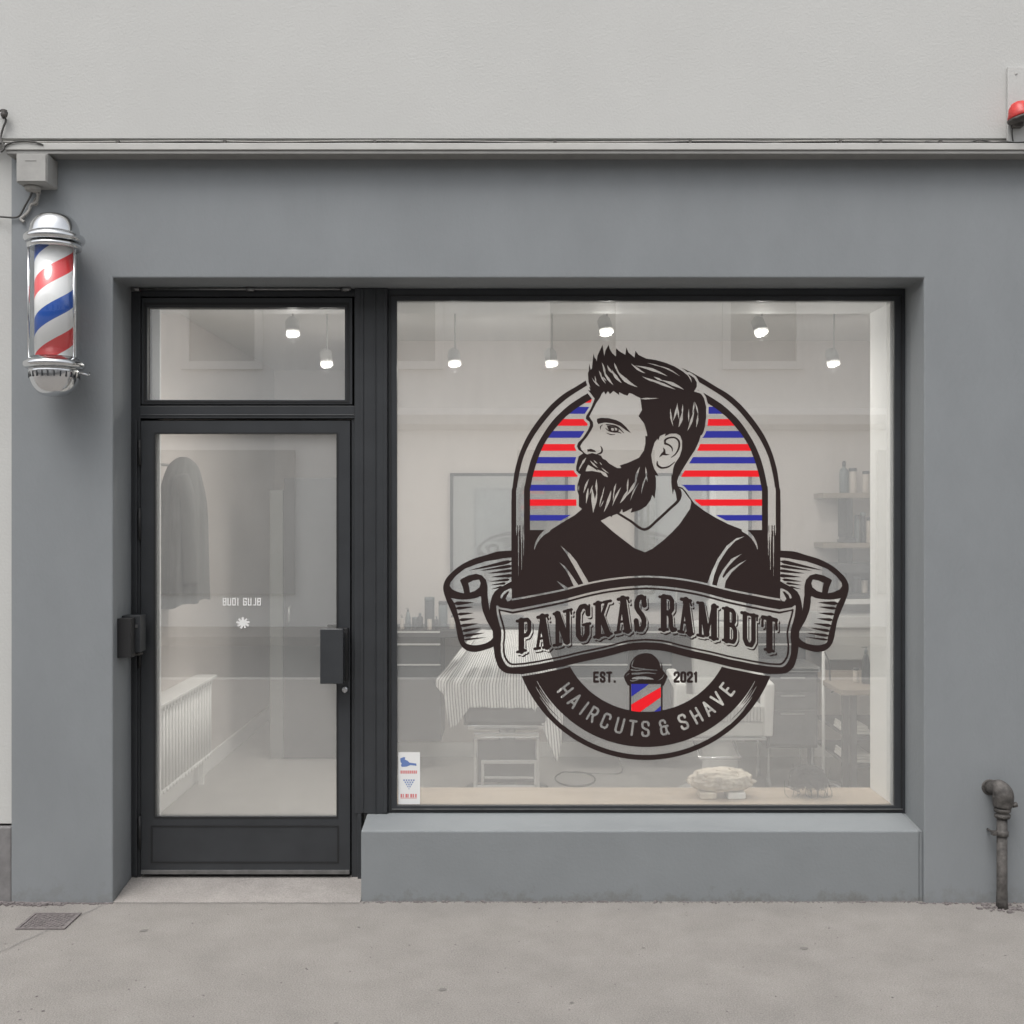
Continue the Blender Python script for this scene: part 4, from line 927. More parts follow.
# stripes clipped to the inside of the arch
P = s2(ii, 5); r = mask(P + mir(P)[::-1]); CL = np.zeros((GH, GW), bool); CL[r[0]:r[1], r[2]:r[3]] = r[4]
CLIP = CL
for a, c_, k in ((399.4,402.9,RD),(406.9,413.8,BL),(419,425.9,RD),(431,437.8,BL),(444,450.9,RD),(457,463.5,BL),(470.4,476.9,RD),(484.8,490.9,BL),(499.4,505.9,RD),(515,520.6,BL)):
    x1 = 800 if a > 405 else 620
    paint([(500,a),(646,a),(646,c_),(500,c_)], code(STRIPE, k))
    if x1 > 650: paint([(646,a),(x1,a),(x1,c_),(646,c_)], code(STR2, k))
CLIP = None
paint([(511.5,530),(780.5,530),(780.5,612),(511.5,612)], code(ARCH))
for f in (lambda L: L, mir):
    paint(f([(516.1,520),(524,520),(524,531),(516.1,531)]), 0)
    for (xc, ya, yb, w) in ((516.6,525,536,1.3),(518.5,526,576,1.1),(521.6,526,548,2.4),(521.6,540,573,1.0),(523.6,526,558,1.2)):
        leaf(f([(xc,ya)])[0], f([(xc,yb)])[0], w, 0, pos=.3)
    for xc, yb in ((517.5,530),(519.8,538),(523,536)): pass
    for (xc,w) in ((517.6,.9),(519.9,.9),(523.1,.7)): stroke(f([(xc,525.5),(xc,531)]), w, code(ARCH), cap=False)

# --- the portrait silhouette
hair = z8(576,340,[(150,470),(120,430),(98,402),(116,403),(104,375),(116,380),(100,335),(95,265),(103,245),(106,188),(118,238),(128,225),(134,165),(140,110),(150,145),(160,150),(166,172),(172,125),(195,75),(212,38),(219,80),(226,130),(235,85),(262,38),(270,72),(290,105),(320,132),(320,65),(350,92),(395,118),(403,58),(420,100),(468,140),(475,86),(500,118),(560,148),(640,160),(720,183),(790,212),(850,248),(905,292),(900,272),(945,302),(967,340),(967,372),(945,412),(990,425)]) \
     + z8(620,380,[(650,112),(672,145),(690,215),(690,290),(680,370),(668,415),(655,440),(645,445),(632,490),(600,560),(560,620),(548,640),(510,700),(470,770),(456,812),(465,850),(500,862),(530,895),(560,940),(590,980),(616,1010)]) \
     + z8(664,490,[(250,112),(320,165),(420,225),(520,275),(620,315),(690,335),(735,380),(760,430),(768,470),(768,640)]) 
left_ = z8(576,340,[(150,470),(118,550),(82,607),(78,628),(88,640),(108,655),(112,680),(95,722),(55,782),(16,822),(7,850),(20,878),(58,905)]) \
      + z8(560,420,[(150,290),(140,330),(130,370),(130,405),(150,428),(165,435),(152,475),(140,520),(139,570),(150,600),(150,690),(176,712),(120,760),(0,832)]) \
      + z8(500,490,[(400,322),(340,360),(300,410),(276,470),(270,640)])
sil = hair + left_[::-1]
r = mask(sil); SM = np.zeros((GH, GW), bool); SM[r[0]:r[1], r[2]:r[3]] = r[4]
cut = int((530.6-Y0)*S)
SM2 = SM.copy(); SM2[cut:] = False
halo = dilate(SM2, 12); halo[int((530-Y0)*S):] = False
G[halo] = 0
G[SM] = code(MAN)
# shoulder highlights running down from the gap
for f in (lambda L: L, mir):
    L = f(z8(500,490,[(390,318),(350,345),(318,378),(296,412),(284,440),(275,475)])); stroke(s2(L), [4.4,3.4,2.6,1.8,.5], 0, cap=False)
m0 = code(MAN)
# the face
paint(z8(576,340,[(190,465),(207,428),(225,412),(236,436),(256,410),(272,432),(300,408),(325,425),(345,440),(345,417),(380,435),(412,446),(425,424),(450,430),(480,448),(515,464),(525,540),(528,560),(500,608),(545,668),(567,742),(570,770),(556,765),(555,830),(543,885),(503,942),(420,980),(350,1004),(362,1024),(330,1024),(300,1008),(262,985),(240,960),(215,950),(200,925),(172,915),(130,904),(90,915),(70,905),(45,880),(34,850),(50,820),(85,780),(122,722),(138,690),(135,655),(118,632),(106,612),(135,557),(165,500)]), 0)
leaf((576+510/8,340+470/8), (576+665/8,340+466/8), 1.6, 0, pos=.3)
paint(z8(576,340,[(168,630),(200,622),(260,625),(320,640),(362,660),(402,697),(440,745),(400,722),(350,686),(290,666),(230,660),(178,672),(168,655)]), m0)
def zs(x0,y0,L): return s2(z8(x0,y0,L), 5)
stroke(zs(576,340,[(240,675),(270,680),(320,690),(352,714),(382,743)]), [.8,1.5,1.5,.6], m0)
stroke(zs(576,340,[(236,706),(262,725),(300,735),(345,738),(362,748)]), [.5,1.3,1.2,.5], m0)
paint(z8(576,340,[(246,684),(330,696),(345,722),(335,736),(300,735),(262,722)]), m0)
paint(z8(576,340,[(282,704),(300,704),(306,722),(290,728),(280,718)]), 0); paint(z8(576,340,[(308,700),(330,708),(330,722),(316,726)]), 0)
stroke(zs(576,340,[(245,743),(275,755),(312,756)]), [.4,1,.4], m0); stroke(zs(576,340,[(214,678),(197,692),(196,716)]), [.4,1,.4], m0)
paint(z8(576,340,[(90,876),(120,870),(150,882),(162,896),(140,896),(110,893),(92,894)]), m0)
stroke(zs(576,340,[(196,848),(208,870),(206,895),(190,908),(172,912)]), [.5,1.8,1.9,.8], m0)
# mouth and moustache
paint(z8(560,420,[(225,358),(250,372),(290,393),(335,408),(368,425),(385,456),(350,446),(325,420),(260,408),(204,410),(212,385)]), 0)
for p, q, w in (((210,300),(168,368),18),((196,312),(160,392),10),((238,322),(304,384),13),((268,318),(302,350),9),((318,335),(338,360),7),((330,380),(392,428),10),((330,420),(382,458),10),((172,350),(150,412),8)):
    leaf((560+p[0]/8,420+p[1]/8), (560+q[0]/8,420+q[1]/8), w/8, 0, bend=.3)
stroke(z8(560,420,[(240,360),(300,402)]), .7, m0)
# beard slivers
for p, q, w, bd_ in (((232,470),(188,590),17,.5),((226,540),(208,672),19,0),((262,520),(236,600),11,0),((256,545),(266,745),30,-.4),((292,472),(297,600),17,.3),((297,560),(264,735),18,-.5),
    ((358,528),(335,640),8,.3),((340,590),(316,702),11,.3),((352,640),(322,700),7,0),((450,505),(430,600),14,.4),((410,560),(350,738),24,-.6),((490,535),(418,690),17,.6),((432,560),(424,650),10,0),
    ((548,462),(540,590),14,.4),((545,555),(478,668),24,-.5),((640,372),(600,520),20,.8),((618,470),(530,610),26,-.5),((632,500),(562,648),12,.8),((684,375),(690,480),15,-.3),((700,430),(650,592),12,.8),((690,440),(700,495),8,0),((490,715),(502,752),11,0),
    ((150,520),(150,570),5,0)):
    leaf((560+p[0]/8,420+p[1]/8), (560+q[0]/8,420+q[1]/8), w/8, 0, bend=bd_*1.2, pos=.45)
# hair slivers
for p, q, w, bd_ in (((207,178),(235,300),16,-.6),((225,250),(300,362),20,.7),((183,245),(205,300),12,-.3),((192,270),(240,350),13,.4),((150,285),(162,345),9,0),((140,320),(190,372),13,.3),((128,300),(160,350),6,.3),((210,290),(245,330),9,0),
    ((250,200),(300,270),18,.8),((285,235),(368,345),24,1.0),((305,178),(345,260),15,.6),((320,235),(495,378),30,2.0),((440,188),(555,268),17,.6),((470,205),(735,292),22,-1.5),((500,240),(550,262),8,0),
    ((568,185),(700,222),8,-.5),((640,203),(832,292),11,-1.6),((528,290),(680,335),17,1.0),((620,293),(700,330),16,0),((590,322),(800,398),20,-.6),((680,320),(865,398),26,-.8),((886,275),(925,342),10,-1.0),
    ((755,545),(778,692),14,.6),((812,503),(776,650),17,-.6),((812,520),(826,640),12,.2),((855,512),(850,600),12,0),((852,570),(820,700),24,-.6),
    ((903,552),(903,660),11,.2),((946,490),(930,590),12,-.4),((945,560),(890,730),20,-.7),((950,495),(978,600),12,-.4),((975,590),(962,700),15,-.3)):
    leaf((576+p[0]/8,340+p[1]/8), (576+q[0]/8,340+q[1]/8), w/8*1.05, 0, bend=bd_*1.1, pos=.5)
stroke(zs(576,340,[(968,425),(1000,450),(1018,480)]), .01, m0)
# ear, neck and collar opening
ear = z8(560,420,[(785,440),(755,392),(738,340),(730,280),(742,230),(757,180),(780,150),(786,165),(800,128),(845,108),(838,130),(880,110),(930,108),(962,125),(977,170),(975,235),(957,292),(918,350),(905,392),(900,440),(893,520),(903,595),(912,548),(925,580),(938,640),(968,620),(962,565),(950,545),(978,552),(1000,580),(1022,612),(1045,640),(1050,660),(1040,712),(1000,770),(960,830),(900,895),(830,960),(740,1030),(680,1058),(640,1042),(600,1028),(510,960),(420,890),(326,806),(400,768),(415,778),(418,765),(455,752),(470,750),(500,712),(498,742),(530,730),(576,705),(566,742),(640,720),(690,690),(725,640),(738,598),(757,628),(768,540),(768,470),(760,440),(788,446)])
paint(ear, 0)
stroke(zs(560,420,[(466,748),(560,805),(676,876),(780,800),(880,708),(944,648),(962,600),(958,560)]), [2.2,2.4,2.6,2.6,2.6,2.9,3.2,2.4], m0)
paint(z8(560,420,[(893,430),(890,500),(902,594),(914,545),(926,575),(936,650),(966,625),(968,570),(950,540),(930,520)]), m0)
stroke(zs(620,380,[(298,652),(300,680),(325,700),(355,702),(395,690),(438,655)]), [1.0,2.2,1.9,1.6,.6], m0)
stroke(zs(620,380,[(362,508),(362,480),(395,462),(440,462),(472,492),(470,545),(445,592),(408,620)]), [1.9,2.0,1.6,1.6,2.0,1.9,1.4,.5], m0)
stroke(zs(620,380,[(360,508),(392,520),(415,542),(420,572)]), [2.2,1.8,1.5,.5], m0)
paint(z8(620,380,[(345,538),(362,556),(366,590),(400,596),(368,604),(345,600),(312,620),(330,588),(348,570)]), m0)
# shirt folds
for L in ([(485,445),(560,508),(612,572),(662,660),(715,748),(668,752),(630,680),(580,590),(530,508)],[(472,576),(522,612),(572,680),(628,762),(590,768),(560,700),(520,632)],[(453,726),(502,755),(552,785),(520,795),(488,765)]):
    paint(z8(500,490,L), 0)
for L in ([(645,371),(580,385),(500,448),(430,550),(385,645),(345,752),(384,760),(402,680),(440,580),(510,472),(572,408)],[(622,510),(540,550),(470,640),(440,700),(420,775),(484,785),(494,730),(540,660),(600,605),(660,560),(600,590),(530,640),(474,705),(468,690),(500,630),(560,562)]):
    paint(z8(664,490,L), 0)

# --- lower round band
cx, cy = 646, 625.7
def arc(r, a0, a1, n=90): return [(cx+r*math.cos(R(a0+(a1-a0)*k/n)), cy+r*math.sin(R(a0+(a1-a0)*k/n))) for k in range(n+1)]
def ringp(r0, r1, a0, a1, c): paint(arc(r1,a0,a1)+arc(r0,a0,a1)[::-1], c)
ringp(86.2, 134.3, 0, 180, code(BAND))
ringp(121.3, 129.3, 48, 132, 0)
for f in (lambda L: L, mir):
    for r0, a1, w in ((122.2,153,2.0),(124.1,149,1.8),(126.0,151,1.7),(127.9,146,1.9),(125,142,1.9),(123,141,2.0),(129,140,1.5)):
        stroke(f(arc(r0,130,a1,16)), [w,w*.8,w*.5,.35], 0, cap=False)

# --- strokes lettering
F1 = {'H':[[(0,0),(0,1)],[(1,0),(1,1)],[(0,.5),(1,.5)]],'A':[[(0,0),(.5,1),(1,0)],[(.2,.28),(.8,.28)]],'I':[[(.5,0),(.5,1)]],
 'R':[[(0,0),(0,1),(.75,1),(1,.86),(1,.62),(.75,.48),(0,.48)],[(.5,.48),(1,0)]],'C':[[(1,.72),(1,.88),(.78,1),(.22,1),(0,.88),(0,.12),(.22,0),(.78,0),(1,.12),(1,.28)]],
 'U':[[(0,1),(0,.12),(.22,0),(.78,0),(1,.12),(1,1)]],'T':[[(-.05,1),(1.05,1)],[(.5,1),(.5,0)]],'S':[[(1,.76),(1,.89),(.78,1),(.22,1),(0,.89),(0,.68),(.15,.57),(.85,.43),(1,.32),(1,.11),(.78,0),(.22,0),(0,.11),(0,.24)]],
 '&':[[(.8,.8),(.8,.9),(.62,1),(.2,1),(0,.88),(0,.68),(.2,.56),(0,.44),(0,.12),(.2,0),(.62,0),(.84,.12),(.84,.56)],[(.45,.56),(1.1,.56)],[(.84,.2),(1.1,0)]],
 'V':[[(0,1),(.5,0),(1,1)]],'E':[[(1,1),(0,1),(0,0),(1,0)],[(0,.5),(.8,.5)]],
 '2':[[(0,.74),(0,.9),(.2,1),(.8,1),(1,.9),(1,.62),(0,.14),(0,0),(1,0)]],'0':[[(0,.12),(0,.88),(.22,1),(.78,1),(1,.88),(1,.12),(.78,0),(.22,0),(0,.12)]],'1':[[(.1,.86),(.55,1),(.55,0)]],'.':[[(.4,0),(.6,0)]]}
for ch, ang, w in (('H',141.4,6.4),('A',133.5,7),('I',126.8,1),('R',120.9,6),('C',112.9,6.2),('U',104.8,6.2),('T',97.5,5.6),('S',90.3,6.2),('&',80,6.4),('S',68.8,6.2),('H',60.7,6.4),('A',53.1,7),('V',45.7,7),('E',38.1,5.2)):
    a = R(ang); ex = Vector((math.sin(a), -math.cos(a))); ey = Vector((-math.cos(a), -math.sin(a))); o = Vector((cx, cy)) - ey*103.2
    for L in F1[ch]:
        stroke([tuple(o + ex*(u-.5)*w + ey*(v-.5)*14.0) for u, v in L], 2.35, 0)
def text(s, x, yb, h, w, gap, sw, c):
    for ch in s:
        wd = {'.':1.2,'1':w*.62}.get(ch, w)
        for L in F1[ch]: stroke([(x+u*wd, yb-v*h) for u, v in L], sw, c)
        x += wd+gap
text('EST.', 594.3, 681.6, 9.0, 3.6, 3.0, 2.35, code(YEAR)); text('2021', 674.7, 681.6, 9.0, 3.9, 2.75, 2.35, code(YR2))

# --- small pole emblem
pc = code(POLE); q = lambda L: z8(582,640,L)
paint(q([(380,340),(645,340),(645,590),(380,590)]), pc); paint(q([(394,352),(632,352),(632,578),(394,578)]), 0)
ringp(86.2, 89.5, 70, 110, code(BAND))
for L, k in (([(396,352),(400,345),(545,345),(500,380),(396,452)],BL),([(396,515),(630,378),(630,458),(462,578),(396,578)],RD),([(574,576),(630,528),(630,572)],BL)):
    r_ = q(L); CLIP = np.zeros((GH, GW), bool); mm = mask(q([(396,352),(632,352),(632,578),(396,578)])); CLIP[mm[0]:mm[1], mm[2]:mm[3]] = mm[4]
    circ = mask(arc(86.4, 0, 180)); CB = np.zeros((GH, GW), bool); CB[circ[0]:circ[1], circ[2]:circ[3]] = circ[4]; CLIP &= CB
    paint(r_, code(POLE, k)); CLIP = None
paint(s2(q([(380,235),(384,195),(410,150),(450,118),(510,105),(575,118),(615,150),(640,195),(645,240)]),4) + q([(685,290),(672,325),(655,365),(640,368),(640,340),(385,340),(382,368),(366,362),(348,330),(335,295),(345,270),(370,245)]), pc)
stroke(zs(582,640,[(398,212),(404,180),(420,155)]), [.9,1.2,.3], 0)
stroke(zs(582,640,[(560,112),(600,140),(625,180),(632,225)]), [.3,1.2,1.3,.5], 0)
stroke(zs(582,640,[(398,212),(430,224),(500,228)]), [1,1.2,.4], 0)
stroke(zs(582,640,[(395,238),(440,243),(500,236),(600,242)]), [1.6,1.2,1.4,.6], 0)
stroke(zs(582,640,[(402,270),(450,268),(520,262),(590,270)]), [1.6,2.2,1.2,.6], 0)
stroke(zs(582,640,[(405,308),(440,303),(500,302),(570,314)]), [1.4,3.0,3.2,.8], 0); stroke(zs(582,640,[(385,322),(405,328),(450,318)]), [.5,1,.5], 0)
stroke(zs(582,640,[(352,290),(365,275),(380,268)]), [.3,.7,.3], 0); stroke(zs(582,640,[(610,320),(640,305),(655,275)]), [.3,.7,.3], 0)

# --- ribbon
rc = code(RIB)
T = [(512.5,599.5),(524,597.6),(537.5,595),(550,592.6),(562.5,590),(575,586.8),(587.5,583.6),(600,581),(612.5,579),(628,577.3),(646,576.4)]
def T_(off): P = s2([(x, y+off*(1+.10*(646-x)/134)) for x, y in T], 4); return P
Bm = [(646,639.6),(628,641),(614,644.6),(600,648),(581,652),(562.5,656.5),(550,659),(537.5,661.5),(524,663.6)]
def half(topoff, left, botoff, cutx=None):
    top = T_(topoff)[::-1]
    if cutx: top = [p for p in top if p[0] > cutx]
    bot = [(x, y+botoff*(1+.06*(646-x)/134)) for x, y in Bm[::-1]]
    return top + s2(left, 5) + s2(bot, 4)
def whole(h): return h + mir(h)[::-1]
# tails first
for f in (lambda L: L, mir):
    outer = z8(436,540,[(620,84),(540,88),(480,95),(400,120),(300,150),(200,200),(130,255),(80,310),(58,370),(65,430),(90,500),(120,570),(150,650),(165,730),(180,800),(205,850),(250,885),(310,896),(370,885),(420,870),(470,850)])
    body_ = s2(outer,5) + z8(436,540,[(620,850),(620,84)])
    r = mask(f(body_)); ya,yb,xa,xb,m = r
    arch_keep = np.zeros_like(m); 
    sub = G[ya:yb, xa:xb]; keep = (sub > 0) & ((sub//4 == ARCH) | (sub//4 == MAN) | (sub//4 == BAND))
    # tail black only outside the arch frame
    xs_ = np.arange(xa, xb)/S+X0; out_ = (xs_ < 511.5) | (xs_ > 780.5)
    mm = m & out_[None,:]; sub[mm] = rc
    A = z8(436,540,[(605,140),(540,146),(470,160),(400,170),(320,196),(230,230),(160,285),(115,340),(110,368),(130,395),(180,418),(225,426),(215,380),(192,322),(202,312),(260,283),(320,270),(368,283),(400,320),(413,370),(413,440),(420,500),(428,560),(435,500),(448,450),(470,412),(510,380),(560,355),(605,330)])
    CLIP = np.zeros((GH,GW), bool); CLIP[:, :int((511.5-X0)*S)] = True; CLIP[:, int((780.5-X0)*S):] = True
    paint(f(A), 0)
    for (p, q_, w) in (((610,168),(265,243),24),((615,206),(350,246),20),((615,243),(408,268),20),((615,284),(440,296),22),((590,316),(430,333),17),((560,345),(432,362),15),((530,372),(440,394),12)):
        leaf(f(z8(436,540,[p]))[0], f(z8(436,540,[q_]))[0], w/8*1.35, rc, pos=.12)
    paint(f(z8(436,540,[(258,344),(300,324),(345,316),(357,345),(348,378),(310,408),(272,420),(266,380)])), 0)
    Fs = z8(436,540,[(118,462),(180,475),(250,475),(320,465),(358,452),(362,500),(372,560),(390,610),(410,655),(440,705),(460,750),(455,782),(430,808),(380,832),(300,842),(235,822),(225,780),(212,730),(198,675),(182,620),(168,565),(150,510)])
    paint(f(s2(Fs,3)), 0)
    for (p, q_, w) in (((138,508),(305,500),32),((150,548),(300,535),26),((166,595),(302,584),25),((180,641),(312,628),26),((190,688),(338,668),28),((200,730),(366,702),26),((208,768),(395,742),26),((214,800),(402,778),18)):
        leaf(f(z8(436,540,[p]))[0], f(z8(436,540,[q_]))[0], w/8, rc, pos=.22)
    CLIP = None
# body
e0 = [(511,602),(504,600),(497,603),(493,611),(491,618),(492.5,630),(493.5,646),(494.7,656),(497,664),(500,669),(506,673),(515,674)]
gap = half(-1.0, [(511.5,598),(500,600),(491,606),(489.5,618),(491,630),(492,646),(493.2,656),(495.5,665),(499,671),(506,675.2),(515,676)], 11.9)
paint(whole(half(-.9, [(511.5,598.6)], 11.6, 512)), 0)
body = half(.9, e0, 9.8)
paint(whole(body), rc)
# inset rings: light, thin black, interior
l1 = [(500,607.3),(496.4,605.6),(497.2,615),(499,622.5),(501.4,632.5),(500.8,646),(501.6,656),(505.5,664),(510,667),(516,667)]
paint(whole(half(9.0, l1, 2.6, 501)), 0)
l2 = [(501,609.6),(498.4,609.3),(499.4,615.5),(501.4,622.5),(503.6,632.5),(502.8,646),(503.6,655.5),(507,662),(511,665),(516,665.2)]
paint(whole(half(11.0, l2, .9, 502)), rc)
l3 = [(502.5,611.4),(500.4,611.2),(501.4,616),(503.4,622.5),(505.4,632.5),(504.6,646),(505.4,655),(508.4,660.6),(511.6,663.2),(516,663.4)]
paint(whole(half(12.9, l3, -.8, 503)), 0)
# gap under the ribbon where it crosses the round band
L = s2([(x, y+9.8*(1+.06*(646-x)/134)+1.0) for x, y in [(505,666)]+Bm[::-1]], 4)
for f in (lambda L: L, mir): stroke(f(L), 1.9, 0, cap=False)
for f in (lambda L: L, mir):
    paint(f(z8(436,540,[(600,386),(606,392),(606,470),(590,488),(572,492),(556,470),(572,440),(588,412),(570,412),(540,440),(526,470),(514,462),(520,440),(545,410),(580,392)])), 0)
    stroke(f(zs(436,540,[(548,476),(555,450),(575,425)])), 1.0, rc)

# --- ribbon words in slab letters
base = [(510,655),(524,652),(543,649),(563,645),(583,641),(603,636.6),(623,632.6),(641,630.8),(668,630.8),(686,634),(708,638.5),(731,642.8),(750,647.5),(770,651.8),(785,655)]
topc = [(510,620),(524,617.6),(543,614),(563,609.5),(583,604),(603,600),(623,596),(641,594.4),(668,594.4),(686,597.5),(708,602.5),(731,607.5),(750,612.3),(770,616.3),(785,620)]
ip = lambda L, x: float(np.interp(x, [p[0] for p in L], [p[1] for p in L]))
t, m_, h = 5.0, 3.6, 2.5
GL = {
'P':[([(.32,0),(.32,1)],t),([(.32,1),(.74,.99),(.88,.9),(.88,.62),(.74,.5),(.4,.48)],m_),([(.04,0),(.62,0)],h),([(.02,1),(.4,1)],h)],
'A':[([(.17,0),(.45,.95)],2.6),([(.50,1),(.80,0)],t+.5),([(.26,.30),(.66,.30)],2.2),([(0,0),(.34,0)],h),([(.56,0),(1,0)],h),([(.2,1),(.82,1)],3.0),([(.78,1),(.9,.86)],1.6)],
'N':[([(.2,0),(.2,1)],3.4),([(.2,.97),(.74,.04)],t+.8),([(.80,.04),(.80,1)],3.2),([(0,0),(.42,0)],h),([(0,1),(.3,1)],h),([(.58,1),(1,1)],h),([(.96,1),(1,.86)],1.6)],
'G':[([(.86,.74),(.84,.9),(.64,1),(.38,1),(.18,.86),(.16,.5),(.18,.16),(.38,.02),(.62,.02),(.80,.16),(.80,.42)],4.3),([(.52,.44),(1,.44)],h),([(.95,1),(.95,.70)],2.0)],
'K':[([(.24,0),(.24,1)],t),([(.30,.38),(.74,1)],2.8),([(.42,.60),(.80,0)],t+.2),([(.02,0),(.48,0)],h),([(.02,1),(.42,1)],h),([(.56,1),(.96,1)],h),([(.6,0),(1,0)],h)],
'S':[([(.86,.74),(.80,.93),(.60,1),(.36,.98),(.18,.85),(.18,.68),(.36,.56),(.66,.43),(.82,.30),(.80,.12),(.6,0),(.36,.0),(.2,.08),(.12,.28)],4.4),([(.94,1),(.94,.72)],1.9),([(.06,.30),(.06,-.02)],1.9)],
'R':[([(.28,0),(.28,1)],t),([(.28,1),(.66,.99),(.80,.90),(.80,.64),(.66,.53),(.34,.51)],m_+.3),([(.5,.52),(.70,.42),(.74,.10),(.84,0),(.98,.03)],3.9),([(.02,0),(.52,0)],h),([(.02,1),(.4,1)],h)],
'M':[([(.14,0),(.14,1)],2.6),([(.2,.98),(.46,.08)],t),([(.50,.1),(.76,.98)],2.4),([(.82,0),(.82,1)],t),([(0,0),(.30,0)],h),([(0,1),(.26,1)],h),([(.62,0),(1,0)],h),([(.74,1),(1,1)],h)],
'B':[([(.28,0),(.28,1)],t),([(.28,1),(.68,.99),(.80,.90),(.80,.66),(.68,.54),(.34,.53)],m_),([(.34,.53),(.72,.50),(.86,.40),(.86,.12),(.74,0),(.28,0)],m_),([(.02,0),(.4,0)],h),([(.02,1),(.4,1)],h)],
'U':[([(.22,1),(.22,.20),(.36,.04),(.62,.04),(.76,.20),(.76,1)],4.0),([(.02,1),(.44,1)],h+.3),([(.58,1),(.98,1)],h+.3),([(.98,1),(.98,.86)],1.6)],
'T':[([(.5,0),(.5,1)],t+.6),([(.06,1),(.94,1)],3.6),([(.06,1),(.04,.72)],2.2),([(.94,1),(.97,.72)],2.2),([(.22,0),(.78,0)],h)]}
def word_strokes():
    for chh, xa, xb in (('P',516,533),('A',534,552),('N',553,573.5),('G',575,592),('K',593.2,613.4),('A',614.4,632.6),('S',634,648),('R',658.6,677.2),('A',677.8,695),('M',696.8,719.6),('B',722,739),('U',740.6,759.4),('T',761,779)):
        xa += .8; xb -= 2.0
        for L, w in GL[chh]:
            pts = []
            for k in range(len(L)-1):
                (u0,v0),(u1,v1) = L[k], L[k+1]; n = 3
                for j in range(n + (1 if k == len(L)-2 else 0)): pts.append((u0+(u1-u0)*j/n, v0+(v1-v0)*j/n))
            out = []
            for u, v in pts:
                x = xa+(xb-xa)*u; yb = ip(base, x)-1.4; yt = ip(topc, x)+2.4; out.append((x, yb+(yt-yb)*v))
            yield out, w*1.17
save = G.copy(); G[:] = 0
for L, w in word_strokes(): stroke(L, w, 1)
WM = G > 0; G = save
lc = code(LET)
def shift(m, dx, dy):
    o = np.zeros_like(m); dx = int(round(dx*S)); dy = int(round(dy*S)); o[dy:, dx:] = m[:m.shape[0]-dy, :m.shape[1]-dx]; return o
fat = dilate(WM, 1)
sh = np.zeros_like(WM)
for k in range(5): sh |= shift(fat, 1.9*k/4, 2.8*k/4)
hole = np.zeros_like(WM); wide = dilate(WM, 2)
for k in range(5): hole |= shift(wide, .8*k/4, 1.35*k/4)
G[sh] = lc; G[hole & sh] = 0; G[WM] = lc

# --- turn the painted film into meshes
NAMES = {ARCH:'arch_frame', STRIPE:'background_stripes', MAN:'man_portrait', BAND:'round_band', RIB:'ribbon', LET:'ribbon_lettering', POLE:'pole_emblem', YEAR:'established_lettering', STR2:'background_stripes', YR2:'year_lettering'}
YD = .2612; SD = F/(D+YD)
wd_ = thing('window_decal', 'big barber logo decal with bearded man and ribbon lettering on the display window', 'window decal', (WX(646,YD), YD, WZ(760,YD)))
quads = {k: [] for k in NAMES}; active = {}
for j in range(GH+1):
    cur = {}
    if j < GH:
        row = G[j]; ch = np.flatnonzero(np.diff(row)) + 1; ed = np.concatenate(([0], ch, [GW]))
        for a, c in zip(ed[:-1], ed[1:]):
            v = int(row[a])
            if v: cur[(int(a), int(c), v)] = active.get((int(a), int(c), v), j)
    for k, j0 in active.items():
        if cur.get(k) != j0: quads[k[2]//4].append((k[0], k[1], j0, j, k[2]%4))
    active = cur
ro = None
for part, nm in NAMES.items():
    Q = quads[part]
    if not Q: continue
    V = []; Fc = []; mi = []
    for a, c, j0, j1, ink in Q:
        n = len(V); xa, xb = WX(X0+a/S, YD), WX(X0+c/S, YD); za, zb_ = WZ(Y0+j0/S, YD), WZ(Y0+j1/S, YD)
        V += [(xa,YD,zb_),(xb,YD,zb_),(xb,YD,za),(xa,YD,za)]; Fc.append((n,n+1,n+2,n+3)); mi.append(ink)
    par = ro if part == LET else wd_
    w = wd_.location
    me = bpy.data.meshes.new(nm); me.from_pydata([(v[0]-w.x, v[1]-w.y, v[2]-w.z) for v in V], [], Fc)
    me.polygons.foreach_set('material_index', mi)
    for mn in ('ink_black','ink_red','ink_blue','ink_white'): me.materials.append(M[mn])
    o = bpy.data.objects.new(nm, me); C.objects.link(o); o.parent = par
    if part == RIB: ro = o
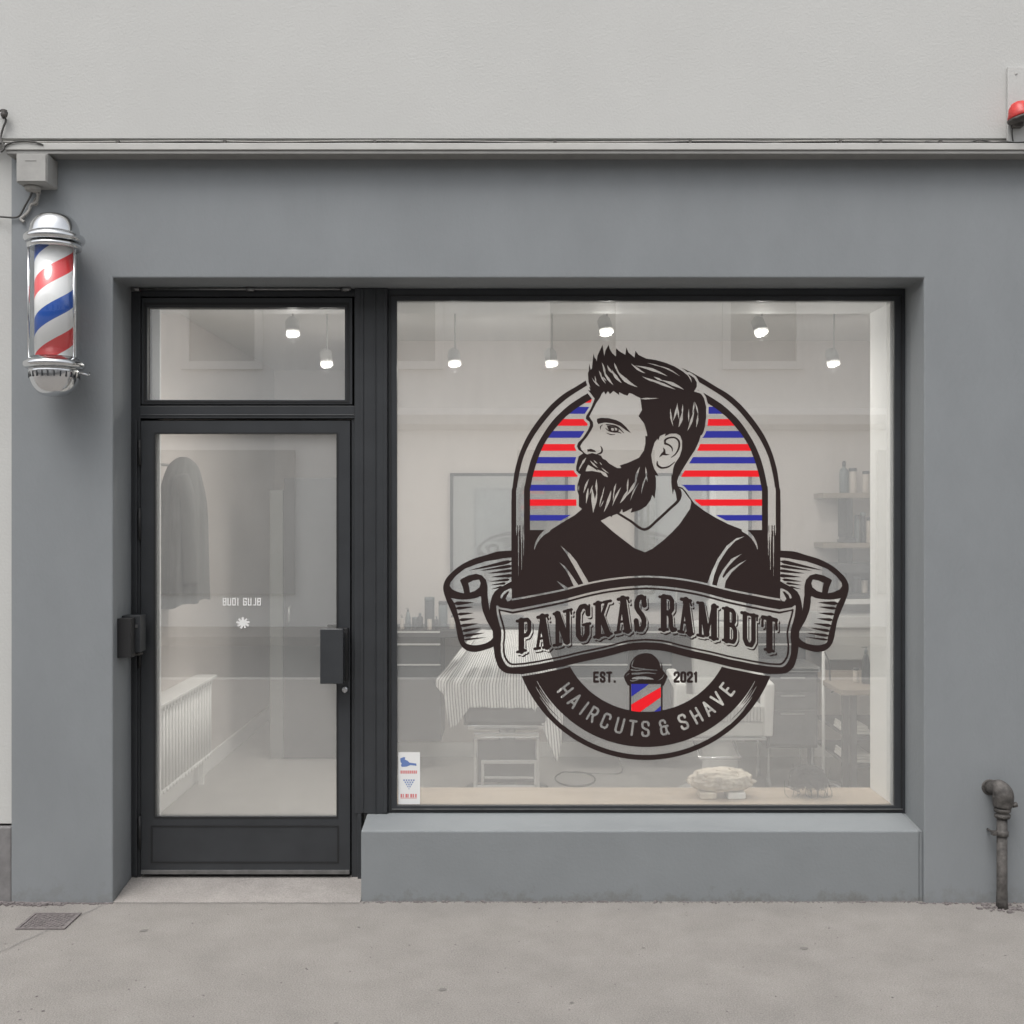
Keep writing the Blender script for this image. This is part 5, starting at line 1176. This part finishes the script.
# ---------------------------------------------------------------- camera, light, world
for o in list(bpy.data.objects):           # put the origin of single-mesh things at their base
    if o.type == 'MESH' and o.parent is None and not o.children and len(o.data.vertices):
        xs = [v.co for v in o.data.vertices]; lo = Vector((min(v.x for v in xs), min(v.y for v in xs), min(v.z for v in xs))); hi = Vector((max(v.x for v in xs), max(v.y for v in xs), lo.z))
        if 'kind' in o: continue
        c = (lo+hi)/2
        for v in o.data.vertices: v.co -= c
        o.location = c
cam = bpy.data.cameras.new('camera'); co = bpy.data.objects.new('camera', cam); C.objects.link(co)
co.location = (0, -D, H); co.rotation_euler = (R(90), 0, 0); cam.sensor_width = 36; cam.lens = 36*F/1024; cam.clip_end = 500; cam.clip_start = .05
sc.camera = co
w = bpy.data.worlds.new('World'); sc.world = w; w.use_nodes = True; t = w.node_tree
bg = t.nodes['Background']; sky = t.nodes.new('ShaderNodeTexSky'); sky.sky_type = 'NISHITA'; sky.sun_disc = False
EL = 60; sdir = Vector((-.36, -.80, 0)).normalized()
sky.sun_elevation = R(EL); sky.sun_rotation = math.atan2(sdir.x, sdir.y) % (2*math.pi); sky.air_density = 1.0; sky.dust_density = 4.0; sky.ozone_density = .6
hs = t.nodes.new('ShaderNodeHueSaturation'); hs.inputs['Saturation'].default_value = .18   # overcast: the cloud layer takes most of the blue out
t.links.new(sky.outputs[0], hs.inputs['Color']); t.links.new(hs.outputs[0], bg.inputs['Color']); bg.inputs['Strength'].default_value = .15
sl = bpy.data.lights.new('sun', 'SUN'); sl.energy = 0.6; sl.angle = R(28); sl.color = (1,.975,.94)
so = bpy.data.objects.new('sun', sl); C.objects.link(so)
sv = Vector((sdir.x*math.cos(R(EL)), sdir.y*math.cos(R(EL)), math.sin(R(EL)))); so.rotation_euler = sv.to_track_quat('Z', 'Y').to_euler(); so.location = (0,-4,8)
sc.view_settings.view_transform = 'Standard'; sc.view_settings.look = 'None'; sc.view_settings.gamma = 1; sc.view_settings.exposure = EXPO = 0.68
sc.cycles.transparent_max_bounces = 16; sc.cycles.max_bounces = 10; sc.cycles.glossy_bounces = 5; sc.cycles.sample_clamp_indirect = 4
